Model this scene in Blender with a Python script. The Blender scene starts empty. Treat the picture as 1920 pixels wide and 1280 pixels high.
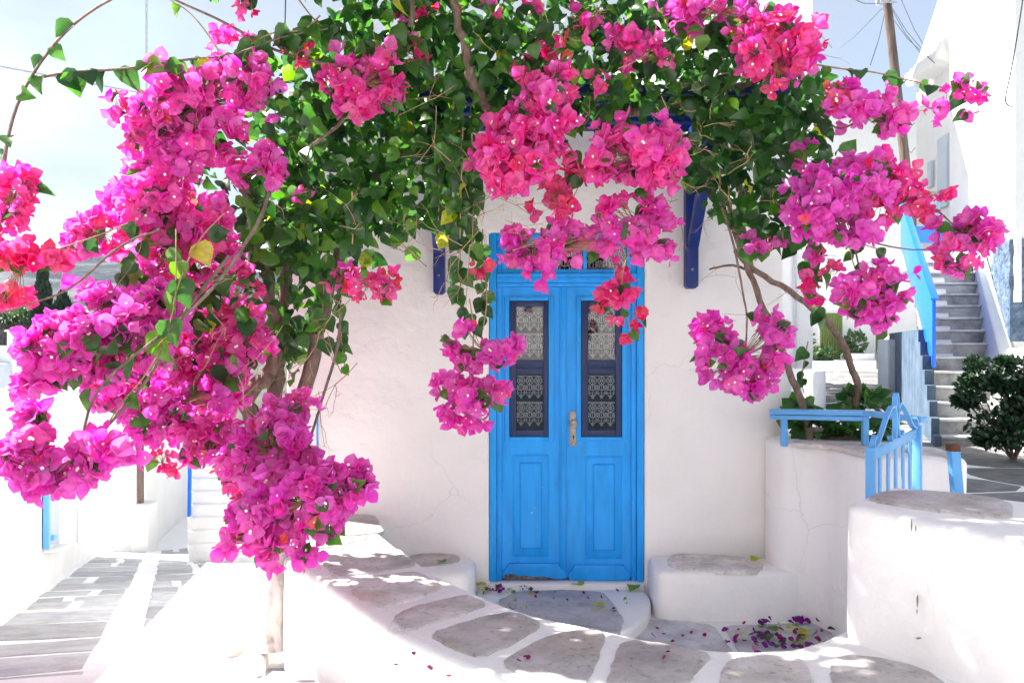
import bpy, bmesh, math, random
import numpy as np
from mathutils import Vector, Matrix, noise
R = random.Random(7)
NP = np.random.default_rng(11)
S = bpy.context.scene
COL = S.collection
rad = math.radians

# ------------------------------------------------------------------ camera, sky, sun, exposure
F, CZ = 1493.33, 1.95                       # focal length in pixels of the 1920 px photo, eye height
cam = bpy.data.cameras.new('camera'); co = bpy.data.objects.new('camera', cam); COL.objects.link(co)
co.location = (0, 0, CZ); co.rotation_euler = (rad(90), 0, 0)
cam.lens = 28; cam.sensor_width = 36; cam.clip_end = 6000; cam.clip_start = .05
cam.dof.use_dof = True; cam.dof.focus_distance = 5.2; cam.dof.aperture_fstop = 5.6
S.camera = co
SUN_AZ, SUN_EL = 64, 44                     # degrees left of the view axis, above the horizon
tosun = Vector((-math.sin(rad(SUN_AZ)) * math.cos(rad(SUN_EL)), math.cos(rad(SUN_AZ)) * math.cos(rad(SUN_EL)), math.sin(rad(SUN_EL))))
W = bpy.data.worlds.new('World'); S.world = W; W.use_nodes = True
nt = W.node_tree; nt.nodes.clear()
def wn(t, **k):
    n = nt.nodes.new(t)
    for a, v in k.items(): setattr(n, a, v)
    return n
sky = wn('ShaderNodeTexSky', sky_type='NISHITA', sun_disc=False, sun_elevation=rad(SUN_EL), sun_rotation=rad(-SUN_AZ), dust_density=1.0, air_density=1.0)
tc = wn('ShaderNodeTexCoord'); mp = wn('ShaderNodeMapping'); mp.inputs['Scale'].default_value = (1.2, 1.2, 3.2); mp.inputs['Location'].default_value = (2.3, .4, 1.1)
nz = wn('ShaderNodeTexNoise'); nz.inputs['Scale'].default_value = 1.5; nz.inputs['Detail'].default_value = 6; nz.inputs['Roughness'].default_value = .55
rp = wn('ShaderNodeValToRGB'); rp.color_ramp.elements[0].position = .34; rp.color_ramp.elements[1].position = .62
rp.color_ramp.elements[0].color = (.35, .35, .35, 1); rp.color_ramp.elements[1].color = (.97, .97, .97, 1)
mx = wn('ShaderNodeMixRGB'); mx.inputs[2].default_value = (2.25, 2.4, 2.6, 1)
bg = wn('ShaderNodeBackground'); bg.inputs['Strength'].default_value = .072
wo = wn('ShaderNodeOutputWorld')
L_ = nt.links.new
L_(tc.outputs['Generated'], mp.inputs[0]); L_(mp.outputs[0], nz.inputs['Vector']); L_(nz.outputs[0], rp.inputs[0])
L_(rp.outputs[0], mx.inputs[0]); L_(sky.outputs[0], mx.inputs[1]); L_(mx.outputs[0], bg.inputs[0]); L_(bg.outputs[0], wo.inputs[0])
sl = bpy.data.lights.new('sun', 'SUN'); sl.energy = 4.2; sl.angle = rad(.6); sl.color = (1, .96, .9)
so = bpy.data.objects.new('sun', sl); COL.objects.link(so); so.rotation_euler = tosun.to_track_quat('Z', 'Y').to_euler()
so.location = (0, 0, 30)
S.view_settings.view_transform = 'Standard'; S.view_settings.look = 'None'; S.view_settings.gamma = 1
S.view_settings.exposure = 2.05
S.cycles.max_bounces = 10; S.cycles.diffuse_bounces = 5; S.cycles.transparent_max_bounces = 12; S.cycles.transmission_bounces = 6
S.cycles.sample_clamp_indirect = 6

# ------------------------------------------------------------------ helpers
def P(px, py, Y): return Vector(((px - 960) / F * Y, Y, CZ - (py - 640) / F * Y))
def OZ(px, py, z): return P(px, py, (CZ - z) * F / (py - 640))
WM = {}
def tag(o, label=None, cat=None, group=None, kind=None):
    if label: o['label'] = label
    if cat: o['category'] = cat
    if group: o['group'] = group
    if kind: o['kind'] = kind
    return o
def place(o, M, parent):
    COL.objects.link(o)
    if parent is not None:
        o.parent = parent; o.matrix_parent_inverse = WM[parent.name].inverted()
    o.matrix_basis = M; WM[o.name] = M.copy()
    return o
def empty(name, loc, label=None, cat=None, group=None):
    o = bpy.data.objects.new(name, None); o.empty_display_size = .1
    place(o, Matrix.Translation(Vector(loc)), None); return tag(o, label, cat, group)
def inst(name, me, M, parent=None):
    return place(bpy.data.objects.new(name, me), M, parent)
class MB:
    def __init__(s): s.v = []; s.f = []; s.mi = []
    def add(s, v, f, mi=0):
        n = len(s.v); s.v += [tuple(p) for p in v]; s.f += [tuple(i + n for i in q) for q in f]; s.mi += [mi] * len(f); return s
    def box(s, x0, x1, y0, y1, z0, z1, mi=0):
        v = [(x, y, z) for x in (x0, x1) for y in (y0, y1) for z in (z0, z1)]
        return s.add(v, [(0, 1, 3, 2), (4, 6, 7, 5), (0, 4, 5, 1), (2, 3, 7, 6), (0, 2, 6, 4), (1, 5, 7, 3)], mi)
    def bar(s, a, b, w, t, up=(0, 0, 1), mi=0):
        a, b = Vector(a), Vector(b); d = (b - a).normalized(); u = Vector(up); x = d.cross(u)
        if x.length < 1e-4: x = d.cross(Vector((1, 0, 0)))
        x.normalize(); u = x.cross(d)
        v = [p + x * (sx * w / 2) + u * (sz * t / 2) for p in (a, b) for sx in (-1, 1) for sz in (-1, 1)]
        return s.add(v, [(0, 1, 3, 2), (4, 6, 7, 5), (0, 4, 5, 1), (2, 3, 7, 6), (0, 2, 6, 4), (1, 5, 7, 3)], mi)
    def tube(s, pts, r0, r1=None, n=7, mi=0, wob=0, rf=None):
        pts = [Vector(p) for p in pts]; r1 = r0 if r1 is None else r1; k = len(pts)
        v = []; x = None
        for i, p in enumerate(pts):
            d = (pts[min(i + 1, k - 1)] - pts[max(i - 1, 0)]).normalized()
            if x is None: x = d.orthogonal().normalized()
            x = (x - d * x.dot(d)).normalized(); y = d.cross(x)
            r = r0 + (r1 - r0) * i / max(1, k - 1)
            if rf: r *= rf(i / max(1, k - 1))
            for j in range(n):
                a = 2 * math.pi * j / n; rr = r * (1 + R.uniform(-wob, wob))
                v.append(p + x * math.cos(a) * rr + y * math.sin(a) * rr)
        f = [(i * n + j, i * n + (j + 1) % n, (i + 1) * n + (j + 1) % n, (i + 1) * n + j) for i in range(k - 1) for j in range(n)]
        f += [tuple(range(n))[::-1], tuple((k - 1) * n + j for j in range(n))]
        return s.add(v, f, mi)
    def lathe(s, c, prof, n=14, mi=0, axis='z'):
        c = Vector(c); v = []
        for r, h in prof:
            for j in range(n):
                a = 2 * math.pi * j / n
                o = Vector((r * math.cos(a), r * math.sin(a), h)) if axis == 'z' else Vector((r * math.cos(a), -h, r * math.sin(a)))
                v.append(c + o)
        k = len(prof)
        f = [(i * n + j, i * n + (j + 1) % n, (i + 1) * n + (j + 1) % n, (i + 1) * n + j) for i in range(k - 1) for j in range(n)]
        f += [tuple(range(n))[::-1], tuple((k - 1) * n + j for j in range(n))]
        return s.add(v, f, mi)
    def prism(s, pts, ex, mi=0):
        pts = [Vector(p) for p in pts]; ex = Vector(ex); n = len(pts)
        return s.add(pts + [p + ex for p in pts], [tuple(range(n))[::-1], tuple(range(n, 2 * n))] + [(i, (i + 1) % n, n + (i + 1) % n, n + i) for i in range(n)], mi)
    def build(s, name, mats, parent=None, bevel=0, seg=2, smooth=40, origin=None):
        me = bpy.data.meshes.new(name)
        v = np.array([tuple(p) for p in s.v], dtype=float)
        if origin is None: origin = Vector(((v[:, 0].min() + v[:, 0].max()) / 2, (v[:, 1].min() + v[:, 1].max()) / 2, v[:, 2].min()))
        v = v - np.array(origin)
        me.from_pydata(v.tolist(), [], s.f)
        for m in (mats if isinstance(mats, (list, tuple)) else [mats]): me.materials.append(m)
        if any(s.mi): me.polygons.foreach_set('material_index', s.mi)
        bm = bmesh.new(); bm.from_mesh(me)
        bmesh.ops.recalc_face_normals(bm, faces=bm.faces)
        if bevel:
            es = [e for e in bm.edges if len(e.link_faces) == 2 and e.calc_face_angle(0) > rad(35)]
            bmesh.ops.bevel(bm, geom=es, offset=bevel, segments=seg, profile=.5, affect='EDGES', clamp_overlap=True)
        bm.to_mesh(me); bm.free()
        me.polygons.foreach_set('use_smooth', [True] * len(me.polygons))
        me.set_sharp_from_angle(angle=rad(smooth))
        return place(bpy.data.objects.new(name, me), Matrix.Translation(origin), parent)
def chaikin(p, it=1, closed=True):
    p = [Vector(q) for q in p]
    for _ in range(it):
        o = []; n = len(p)
        for i in range(n if closed else n - 1):
            a, b = p[i], p[(i + 1) % n]; o += [a * .75 + b * .25, a * .25 + b * .75]
        if not closed: o = [p[0]] + o + [p[-1]]
        p = o
    return p
def round_poly(p, cut, it=2):
    for k in range(it):
        o = []; n = len(p)
        for i in range(n):
            a, b, c = p[i - 1], p[i], p[(i + 1) % n]; la, lc = (a - b).length, (c - b).length
            ca, cc = min(cut, la * .3), min(cut, lc * .3)
            o += [b.lerp(a, ca / la), b.lerp(c, cc / lc)]
        p = o; cut *= .38
    return p
def curve(p, it=2): return chaikin(p, it, False)
def resample(p, step):
    o = []
    for i in range(len(p)):
        a, b = p[i], p[(i + 1) % len(p)]; k = max(1, int(round((b - a).length / step)))
        o += [a.lerp(b, j / k) for j in range(k)]
    return o
def area2(p): return sum(p[i].x * p[(i + 1) % len(p)].y - p[(i + 1) % len(p)].x * p[i].y for i in range(len(p)))
def inset(p, d):
    n = len(p); o = []
    for i in range(n):
        a, b, c = p[i - 1], p[i], p[(i + 1) % n]
        e1 = (b - a); e2 = (c - b); n1 = Vector((-e1.y, e1.x, 0)); n2 = Vector((-e2.y, e2.x, 0))
        if n1.length < 1e-9 or n2.length < 1e-9: o.append(b.copy()); continue
        m = (n1.normalized() + n2.normalized()); m = m.normalized() if m.length > 1e-6 else n1.normalized()
        o.append(b + m * d)
    return o
def soft_prism(name, poly, z0, z1, mat, parent=None, r=.05, step=.09, amp=.005, rnd=1, smooth=40, mb=None, cut=.05):
    """hand plastered block: outline extruded, rounded top edge, slightly wavy faces. z1: number or f(x,y)"""
    p = [Vector((q[0], q[1], 0)) for q in poly]
    if area2(p) < 0: p.reverse()
    zt = z1 if callable(z1) else (lambda x, y: z1)
    if rnd: p = round_poly(p, cut * rnd)
    p = resample(p, step); n = len(p)
    rings = []
    zmax = max(zt(q.x, q.y) for q in p); lv = max(2, int((zmax - z0) / .2))
    for k in range(lv + 1): rings.append([Vector((q.x, q.y, z0 + (zt(q.x, q.y) - r - z0) * k / lv)) for q in p])
    for k in range(1, 5):
        a = k / 4 * math.pi / 2; pi = inset(p, r * (1 - math.cos(a)))
        rings.append([Vector((q.x, q.y, zt(q.x, q.y) - r + r * math.sin(a))) for q in pi])
    v = []
    for rg in rings:
        for q in rg:
            w = Vector((noise.noise(q * 2.3), noise.noise(q * 2.3 + Vector((31, 7, 3))), noise.noise(q * 1.9 + Vector((5, 41, 9))) * .5)) * amp * 1.5 + Vector((noise.noise(q * 7), noise.noise(q * 7 + Vector((9, 2, 4))), 0)) * amp * .5
            v.append(q + w)
    k = len(rings)
    f = [(i * n + j, i * n + (j + 1) % n, (i + 1) * n + (j + 1) % n, (i + 1) * n + j) for i in range(k - 1) for j in range(n)]
    f.append(tuple((k - 1) * n + j for j in range(n)))
    m = mb or MB(); m.add(v, f)
    if mb: return None
    o = m.build(name, mat, parent, smooth=smooth)
    bm = bmesh.new(); bm.from_mesh(o.data); bmesh.ops.triangulate(bm, faces=[q for q in bm.faces if len(q.verts) > 4]); bm.to_mesh(o.data); bm.free()
    return o
def stone(name, pts, mat, parent, up=.012, down=.02, rnd=1, bev=.012, wob=.0, chip=.0):
    p = [Vector(q) for q in pts]
    if area2(p) < 0: p.reverse()
    if rnd and chip: p = resample(round_poly(p, .035), .05); p = [q + Vector((R.uniform(-chip, chip), R.uniform(-chip, chip), 0)) for q in p]
    elif rnd: p = chaikin(p, rnd)
    if wob: p = [q + Vector((R.uniform(-wob, wob), R.uniform(-wob, wob), 0)) for q in p]
    n = len(p); q2 = inset(p, bev)
    v = [a - Vector((0, 0, down)) for a in p] + [a + Vector((0, 0, up * .55)) for a in p] + [a + Vector((0, 0, up + R.uniform(-.001, .001))) for a in q2]
    f = [(i * n + j, i * n + (j + 1) % n, (i + 1) * n + (j + 1) % n, (i + 1) * n + j) for i in range(2) for j in range(n)] + [tuple(2 * n + j for j in range(n))]
    return MB().add(v, f).build(name, mat, parent, smooth=30)

# ------------------------------------------------------------------ materials
def mat(name):
    m = bpy.data.materials.new(name); m.use_nodes = True
    n = m.node_tree; b = n.nodes['Principled BSDF']; return m, n, b
def nd(n, t, **k):
    x = n.nodes.new(t)
    for a, v in k.items():
        if a in x.inputs: x.inputs[a].default_value = v
        else: setattr(x, a, v)
    return x
def ramp(n, stops):
    r = n.nodes.new('ShaderNodeValToRGB'); e = r.color_ramp.elements
    while len(e) < len(stops): e.new(.5)
    for i, (p, c) in enumerate(stops): e[i].position = p; e[i].color = (*c, 1)
    return r
def coords(n, scale=(1, 1, 1), world=True):
    if world:
        g = n.nodes.new('ShaderNodeNewGeometry'); out = g.outputs['Position']
    else:
        g = n.nodes.new('ShaderNodeTexCoord'); out = g.outputs['Object']
    m = nd(n, 'ShaderNodeMapping', Scale=scale); n.links.new(out, m.inputs[0]); return m.outputs[0]
def bump(n, b, h, strength=.3, dist=.01, prev=None):
    x = nd(n, 'ShaderNodeBump', Strength=strength, Distance=dist); n.links.new(h, x.inputs['Height'])
    if prev: n.links.new(prev, x.inputs['Normal'])
    n.links.new(x.outputs[0], b.inputs['Normal']); return x.outputs[0]
def noise_mat(name, stops, scale=4, detail=6, rough=.8, bs=.3, bd=.01, bscale=30, stretch=(1, 1, 1), spec=.3, bscale2=None, bd2=.03):
    m, n, b = mat(name); c = coords(n, stretch)
    z = nd(n, 'ShaderNodeTexNoise', Scale=scale, Detail=detail, Roughness=.62); n.links.new(c, z.inputs['Vector'])
    r = ramp(n, stops); n.links.new(z.outputs[0], r.inputs[0]); n.links.new(r.outputs[0], b.inputs['Base Color'])
    z2 = nd(n, 'ShaderNodeTexNoise', Scale=bscale, Detail=5); n.links.new(c, z2.inputs['Vector'])
    pv = bump(n, b, z2.outputs[0], bs, bd)
    if bscale2:
        z3 = nd(n, 'ShaderNodeTexNoise', Scale=bscale2, Detail=2); n.links.new(c, z3.inputs['Vector']); bump(n, b, z3.outputs[0], .35, bd2, pv)
    b.inputs['Roughness'].default_value = rough; b.inputs['Specular IOR Level'].default_value = spec
    return m
def plaster(name, base=(.875, .85, .825), dirt=.35, streak=True):
    m, n, b = mat(name); c = coords(n)
    z = nd(n, 'ShaderNodeTexNoise', Scale=1.7, Detail=7, Roughness=.6); n.links.new(c, z.inputs['Vector'])
    r = ramp(n, [(.25, tuple(x * .93 for x in base)), (.55, base), (.8, tuple(min(.90, x * 1.03) for x in base))]); n.links.new(z.outputs[0], r.inputs[0])
    # small grey scuffs and flaked spots
    z4 = nd(n, 'ShaderNodeTexNoise', Scale=9, Detail=9, Roughness=.72); n.links.new(c, z4.inputs['Vector'])
    r4 = ramp(n, [(.66, (0, 0, 0)), (.80, (dirt, dirt, dirt))]); n.links.new(z4.outputs[0], r4.inputs[0])
    mxx = nd(n, 'ShaderNodeMixRGB'); mxx.inputs[2].default_value = (.42, .40, .38, 1)
    n.links.new(r4.outputs[0], mxx.inputs[0]); n.links.new(r.outputs[0], mxx.inputs[1]); n.links.new(mxx.outputs[0], b.inputs['Base Color'])
    z2 = nd(n, 'ShaderNodeTexNoise', Scale=45, Detail=6, Roughness=.6); n.links.new(c, z2.inputs['Vector'])
    pv = bump(n, b, z2.outputs[0], .3, .008)
    z3 = nd(n, 'ShaderNodeTexNoise', Scale=4.5, Detail=4); n.links.new(c, z3.inputs['Vector'])
    pv = bump(n, b, z3.outputs[0], .6, .045, pv)
    cb = coords(n, (3, 3, 16)); z5 = nd(n, 'ShaderNodeTexNoise', Scale=2.2, Detail=4); n.links.new(cb, z5.inputs['Vector']); bump(n, b, z5.outputs[0], .3, .008, pv)
    zd = nd(n, 'ShaderNodeTexNoise', Scale=2.0, Detail=5); n.links.new(c, zd.inputs['Vector'])
    ad = nd(n, 'ShaderNodeMixRGB'); ad.blend_type = 'ADD'; ad.inputs[0].default_value = .45; n.links.new(c, ad.inputs[1]); n.links.new(zd.outputs['Color'], ad.inputs[2])
    vo = nd(n, 'ShaderNodeTexVoronoi', Scale=.9); vo.feature = 'DISTANCE_TO_EDGE'; n.links.new(ad.outputs[0], vo.inputs['Vector'])
    rc = ramp(n, [(.0, (1, 1, 1)), (.0045, (0, 0, 0))]); n.links.new(vo.outputs['Distance'], rc.inputs[0])
    zm = nd(n, 'ShaderNodeTexNoise', Scale=1.1, Detail=2); n.links.new(c, zm.inputs['Vector']); rm = ramp(n, [(.52, (0, 0, 0)), (.60, (.30, .30, .30))]); n.links.new(zm.outputs[0], rm.inputs[0])
    mu = nd(n, 'ShaderNodeMixRGB'); mu.blend_type = 'MULTIPLY'; mu.inputs[0].default_value = 1; n.links.new(rc.outputs[0], mu.inputs[1]); n.links.new(rm.outputs[0], mu.inputs[2])
    m7 = nd(n, 'ShaderNodeMixRGB'); m7.inputs[2].default_value = (.45, .43, .41, 1); n.links.new(mu.outputs[0], m7.inputs[0]); n.links.new(mxx.outputs[0], m7.inputs[1]); n.links.new(m7.outputs[0], b.inputs['Base Color'])
    b.inputs['Roughness'].default_value = .9; b.inputs['Specular IOR Level'].default_value = .2
    return m
def stone_mat(name, dark, light, brown, lichen=.35):
    m, n, b = mat(name); c = coords(n)
    oi = n.nodes.new('ShaderNodeObjectInfo')
    z = nd(n, 'ShaderNodeTexNoise', Scale=5, Detail=8, Roughness=.65); n.links.new(c, z.inputs['Vector'])
    r = ramp(n, [(.34, dark), (.60, light)]); n.links.new(z.outputs[0], r.inputs[0])
    z2 = nd(n, 'ShaderNodeTexNoise', Scale=2.6, Detail=5, Roughness=.6); n.links.new(c, z2.inputs['Vector'])
    r2 = ramp(n, [(.52, (0, 0, 0)), (.75, (.55, .55, .55))]); n.links.new(z2.outputs[0], r2.inputs[0])
    m1 = nd(n, 'ShaderNodeMixRGB'); m1.inputs[2].default_value = (*brown, 1)
    n.links.new(r2.outputs[0], m1.inputs[0]); n.links.new(r.outputs[0], m1.inputs[1])
    # lichen speckle
    z3 = nd(n, 'ShaderNodeTexNoise', Scale=28, Detail=8, Roughness=.75); n.links.new(c, z3.inputs['Vector'])
    r3 = ramp(n, [(.55, (0, 0, 0)), (.62, (lichen, lichen, lichen))]); n.links.new(z3.outputs[0], r3.inputs[0])
    m2 = nd(n, 'ShaderNodeMixRGB'); m2.inputs[2].default_value = (.10, .095, .09, 1)
    n.links.new(r3.outputs[0], m2.inputs[0]); n.links.new(m1.outputs[0], m2.inputs[1])
    hs = nd(n, 'ShaderNodeHueSaturation'); mr = nd(n, 'ShaderNodeMapRange'); mr.inputs[3].default_value = .78; mr.inputs[4].default_value = 1.15
    n.links.new(oi.outputs['Random'], mr.inputs[0]); n.links.new(mr.outputs[0], hs.inputs['Value']); n.links.new(m2.outputs[0], hs.inputs['Color'])
    n.links.new(hs.outputs[0], b.inputs['Base Color'])
    pv = bump(n, b, z3.outputs[0], .35, .006); bump(n, b, z.outputs[0], .4, .012, pv)
    b.inputs['Roughness'].default_value = .85; b.inputs['Specular IOR Level'].default_value = .25
    return m
def paint(name, col, rough=.4, chips=.0, chipcol=(.5, .52, .55), grain=True, var=.12, stretch=(30, 30, 2)):
    m, n, b = mat(name); c = coords(n, stretch)
    z = nd(n, 'ShaderNodeTexNoise', Scale=1.5, Detail=6); n.links.new(c, z.inputs['Vector'])
    c2 = coords(n); c3 = coords(n, (5, 5, 1)); z2 = nd(n, 'ShaderNodeTexNoise', Scale=3, Detail=7, Roughness=.65); n.links.new(c3, z2.inputs['Vector'])
    r = ramp(n, [(.3, tuple(x * (1 - var) for x in col)), (.7, tuple(min(1, x * (1 + var)) for x in col))]); n.links.new(z2.outputs[0], r.inputs[0])
    out = r.outputs[0]
    if chips:
        z3 = nd(n, 'ShaderNodeTexNoise', Scale=14, Detail=8, Roughness=.7); n.links.new(c2, z3.inputs['Vector'])
        r3 = ramp(n, [(1 - chips, (0, 0, 0)), (1 - chips + .03, (1, 1, 1))]); n.links.new(z3.outputs[0], r3.inputs[0])
        m1 = nd(n, 'ShaderNodeMixRGB'); m1.inputs[2].default_value = (*chipcol, 1); n.links.new(r3.outputs[0], m1.inputs[0]); n.links.new(out, m1.inputs[1]); out = m1.outputs[0]
    n.links.new(out, b.inputs['Base Color'])
    if grain: bump(n, b, z.outputs[0], .6, .005)
    b.inputs['Roughness'].default_value = rough; b.inputs['Specular IOR Level'].default_value = .4
    return m
def leaf_mat(name, stops, trans=.45, rough=.38, spec=.5, boost=1.5):
    m, n, b = mat(name); n.nodes.remove(b)
    a = nd(n, 'ShaderNodeAttribute', attribute_name='tint'); r = ramp(n, stops); n.links.new(a.outputs['Fac'], r.inputs[0])
    c = coords(n); z = nd(n, 'ShaderNodeTexNoise', Scale=40, Detail=3); n.links.new(c, z.inputs['Vector'])
    hs = nd(n, 'ShaderNodeHueSaturation'); mr = nd(n, 'ShaderNodeMapRange'); mr.inputs[1].default_value = .3; mr.inputs[2].default_value = .7; mr.inputs[3].default_value = .82; mr.inputs[4].default_value = 1.15
    n.links.new(z.outputs[0], mr.inputs[0]); n.links.new(mr.outputs[0], hs.inputs['Value']); n.links.new(r.outputs[0], hs.inputs['Color'])
    zb_ = nd(n, 'ShaderNodeTexNoise', Scale=11, Detail=2); n.links.new(c, zb_.inputs['Vector']); mb_ = nd(n, 'ShaderNodeMapRange'); mb_.inputs[1].default_value = .32; mb_.inputs[2].default_value = .68; mb_.inputs[3].default_value = 1.06; mb_.inputs[4].default_value = .84
    n.links.new(zb_.outputs[0], mb_.inputs[0]); n.links.new(mb_.outputs[0], hs.inputs['Saturation'])
    pb = nd(n, 'ShaderNodeBsdfPrincipled', Roughness=rough); pb.inputs['Specular IOR Level'].default_value = spec
    n.links.new(hs.outputs[0], pb.inputs['Base Color'])
    hs2 = nd(n, 'ShaderNodeHueSaturation'); hs2.inputs['Value'].default_value = boost; hs2.inputs['Saturation'].default_value = 1.08; n.links.new(hs.outputs[0], hs2.inputs['Color'])
    tr = nd(n, 'ShaderNodeBsdfTranslucent'); n.links.new(hs2.outputs[0], tr.inputs['Color'])
    mxs = nd(n, 'ShaderNodeMixShader', Fac=trans); n.links.new(pb.outputs[0], mxs.inputs[1]); n.links.new(tr.outputs[0], mxs.inputs[2])
    bp = nd(n, 'ShaderNodeBump', Strength=.25, Distance=.004); n.links.new(z.outputs[0], bp.inputs['Height']); n.links.new(bp.outputs[0], pb.inputs['Normal'])
    n.links.new(mxs.outputs[0], n.nodes['Material Output'].inputs[0])
    return m
M = {}
M['plaster'] = plaster('whitewash')
M['plaster2'] = plaster('whitewash_worn', (.84, .83, .82), .5)
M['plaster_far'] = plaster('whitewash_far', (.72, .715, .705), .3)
M['grey_plaster'] = plaster('pale_grey_render', (.50, .55, .61), .3)
M['stone'] = stone_mat('cap_flagstone', (.42, .385, .37), (.66, .615, .595), (.52, .39, .28), .42)
M['stone_floor'] = stone_mat('floor_flagstone', (.42, .42, .44), (.62, .61, .63), (.50, .42, .35), .3)
M['stone_lane'] = stone_mat('lane_flagstone', (.36, .365, .38), (.50, .505, .52), (.46, .42, .39), .15)
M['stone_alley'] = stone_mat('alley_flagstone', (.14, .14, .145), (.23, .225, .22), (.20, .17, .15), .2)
M['blue'] = paint('door_blue', (.010, .345, .90), .42, .34, (.08, .43, .88), var=.16)
M['blue_worn'] = paint('door_blue_worn', (.010, .34, .90), .45, .325, (.62, .66, .70))
M['navy'] = paint('navy_paint', (.012, .032, .105), .38, var=.15)
M['royal'] = paint('royal_blue_paint', (.003, .022, .17), .4, var=.15)
M['rail_blue'] = paint('stair_rail_blue', (.008, .14, .80), .35)
M['gate_blue'] = paint('gate_light_blue', (.12, .38, .73), .42, .27, (.16, .08, .05), stretch=(8, 8, 8))
M['rust'] = noise_mat('rust', [(.3, (.05, .02, .012)), (.6, (.16, .06, .03))], 20, bscale=60, bs=.6)
M['wood'] = noise_mat('weathered_pole', [(.3, (.07, .048, .04)), (.7, (.20, .15, .125))], 1.5, stretch=(9, 9, .7), bscale=6, bs=.6)
M['bark'] = noise_mat('bark', [(.3, (.10, .065, .05)), (.7, (.27, .19, .15))], 6, stretch=(5, 5, 1.4), bscale=12, bs=.8, bd=.012)
M['bark_white'] = noise_mat('limewashed_bark', [(.32, (.36, .30, .25)), (.46, (.62, .58, .53)), (.7, (.74, .72, .69))], 5, stretch=(3, 3, 1.3), bscale=12, bs=.8, bd=.012)
M['twig'] = noise_mat('twig', [(.3, (.20, .12, .07)), (.7, (.50, .33, .19))], 8, bscale=40)
M['metal'] = noise_mat('worn_nickel', [(.3, (.22, .20, .18)), (.7, (.40, .37, .33))], 12, rough=.42, bscale=60, bs=.15); M['metal'].node_tree.nodes['Principled BSDF'].inputs['Metallic'].default_value = .85
M['dark'] = noise_mat('dark_interior', [(.3, (.012, .012, .014)), (.7, (.022, .021, .023))], 3)
M['black'] = noise_mat('black_rubber', [(.3, (.012, .012, .012)), (.7, (.03, .03, .03))], 8, rough=.6)
M['lace'] = noise_mat('lace_thread', [(.3, (.78, .77, .78)), (.7, (.86, .85, .86))], 30)
M['grey_metal'] = noise_mat('galvanised', [(.3, (.36, .37, .40)), (.7, (.52, .53, .56))], 8, rough=.5)
M['chip'] = noise_mat('flaked_render', [(.35, (.05, .04, .04)), (.65, (.26, .22, .20))], 30, bscale=60, bs=.7)
M['soil'] = noise_mat('soil', [(.3, (.05, .035, .025)), (.7, (.13, .09, .065))], 12, bs=.8)
M['terracotta'] = noise_mat('terracotta', [(.3, (.36, .13, .07)), (.7, (.50, .22, .13))], 8)
M['green_pot'] = noise_mat('green_pot', [(.3, (.01, .16, .11)), (.7, (.02, .24, .17))], 6, rough=.4)
M['curtain_green'] = noise_mat('green_door_curtain', [(.3, (.10, .14, .03)), (.7, (.25, .30, .10))], 8, stretch=(9, 9, 1), bscale=8, bs=.6, bd=.04)
M['window_grey'] = noise_mat('grey_shutter', [(.3, (.30, .32, .36)), (.7, (.42, .44, .48))], 5)
M['step'] = noise_mat('grey_cement_step', [(.30, (.15, .15, .155)), (.48, (.33, .325, .32)), (.66, (.46, .46, .455))], 3.4, bscale=25, bs=.4, bscale2=8)
M['step_edge'] = noise_mat('worn_limewashed_edge', [(.3, (.34, .34, .34)), (.5, (.55, .55, .54)), (.7, (.70, .70, .69))], 5, bscale=25, bs=.4, bscale2=7)
M['bluewash'] = noise_mat('blue_grey_wash', [(.3, (.055, .085, .125)), (.7, (.12, .16, .215))], 3.5, bscale=28, bs=.3, bd=.01, spec=.03, rough=1.0)
M['pebble'] = noise_mat('blue_pebble_dash', [(.35, (.06, .10, .16)), (.65, (.17, .23, .31))], 7, bscale=16, bs=1, bd=.06)
M['scoot'] = noise_mat('pale_scooter_cover', [(.3, (.55, .55, .54)), (.7, (.68, .68, .66))], 4, bscale=6, bs=.6, bd=.03)
M['red'] = noise_mat('red_plastic', [(.3, (.35, .02, .02)), (.7, (.45, .03, .03))], 4, rough=.3)
M['drystone'] = noise_mat('dry_stone', [(.3, (.07, .06, .06)), (.7, (.26, .23, .22))], 3, bscale=4, bs=1, bd=.2)
M['hill'] = noise_mat('dry_hillside', [(.30, (.020, .027, .032)), (.48, (.042, .047, .050)), (.7, (.085, .080, .078))], .05, 8, stretch=(.35, 1, 3.2), bscale=.6, bs=.8, bd=1)
M['valley'] = noise_mat('valley_ground', [(.3, (.04, .045, .03)), (.7, (.10, .09, .07))], .08)
M['pine'] = leaf_mat('cypress_leaf', [(0, (.012, .03, .014)), (1, (.035, .07, .03))], .15, .6)
GREEN = [(0, (.014, .05, .013)), (.4, (.032, .108, .020)), (.75, (.065, .185, .022)), (.90, (.13, .27, .025)), (1, (.46, .44, .03))]
M['leaf'] = leaf_mat('bougainvillea_leaf', GREEN, .48, .30, .5, 2.2)
M['leaf_dark'] = leaf_mat('dark_shrub_leaf', [(0, (.005, .02, .009)), (1, (.022, .065, .02))], .2, .42)
M['leaf_light'] = leaf_mat('pot_plant_leaf', [(0, (.03, .07, .02)), (1, (.09, .16, .04))], .4, .5)
M['bract'] = leaf_mat('bract', [(0, (.82, .12, .63)), (.35, (.90, .12, .54)), (.62, (.92, .095, .38)), (.85, (.86, .05, .19)), (1, (.88, .15, .10))], .58, .42, .45, 1.08)
M['dry'] = leaf_mat('dried_bract', [(0, (.20, .012, .22)), (.5, (.30, .015, .20)), (.8, (.34, .02, .06)), (1, (.30, .06, .03))], .25, .6, .2, 1.1)
M['cream'] = noise_mat('cream_floret', [(.3, (.80, .76, .60)), (.7, (.88, .85, .72))], 20)
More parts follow.
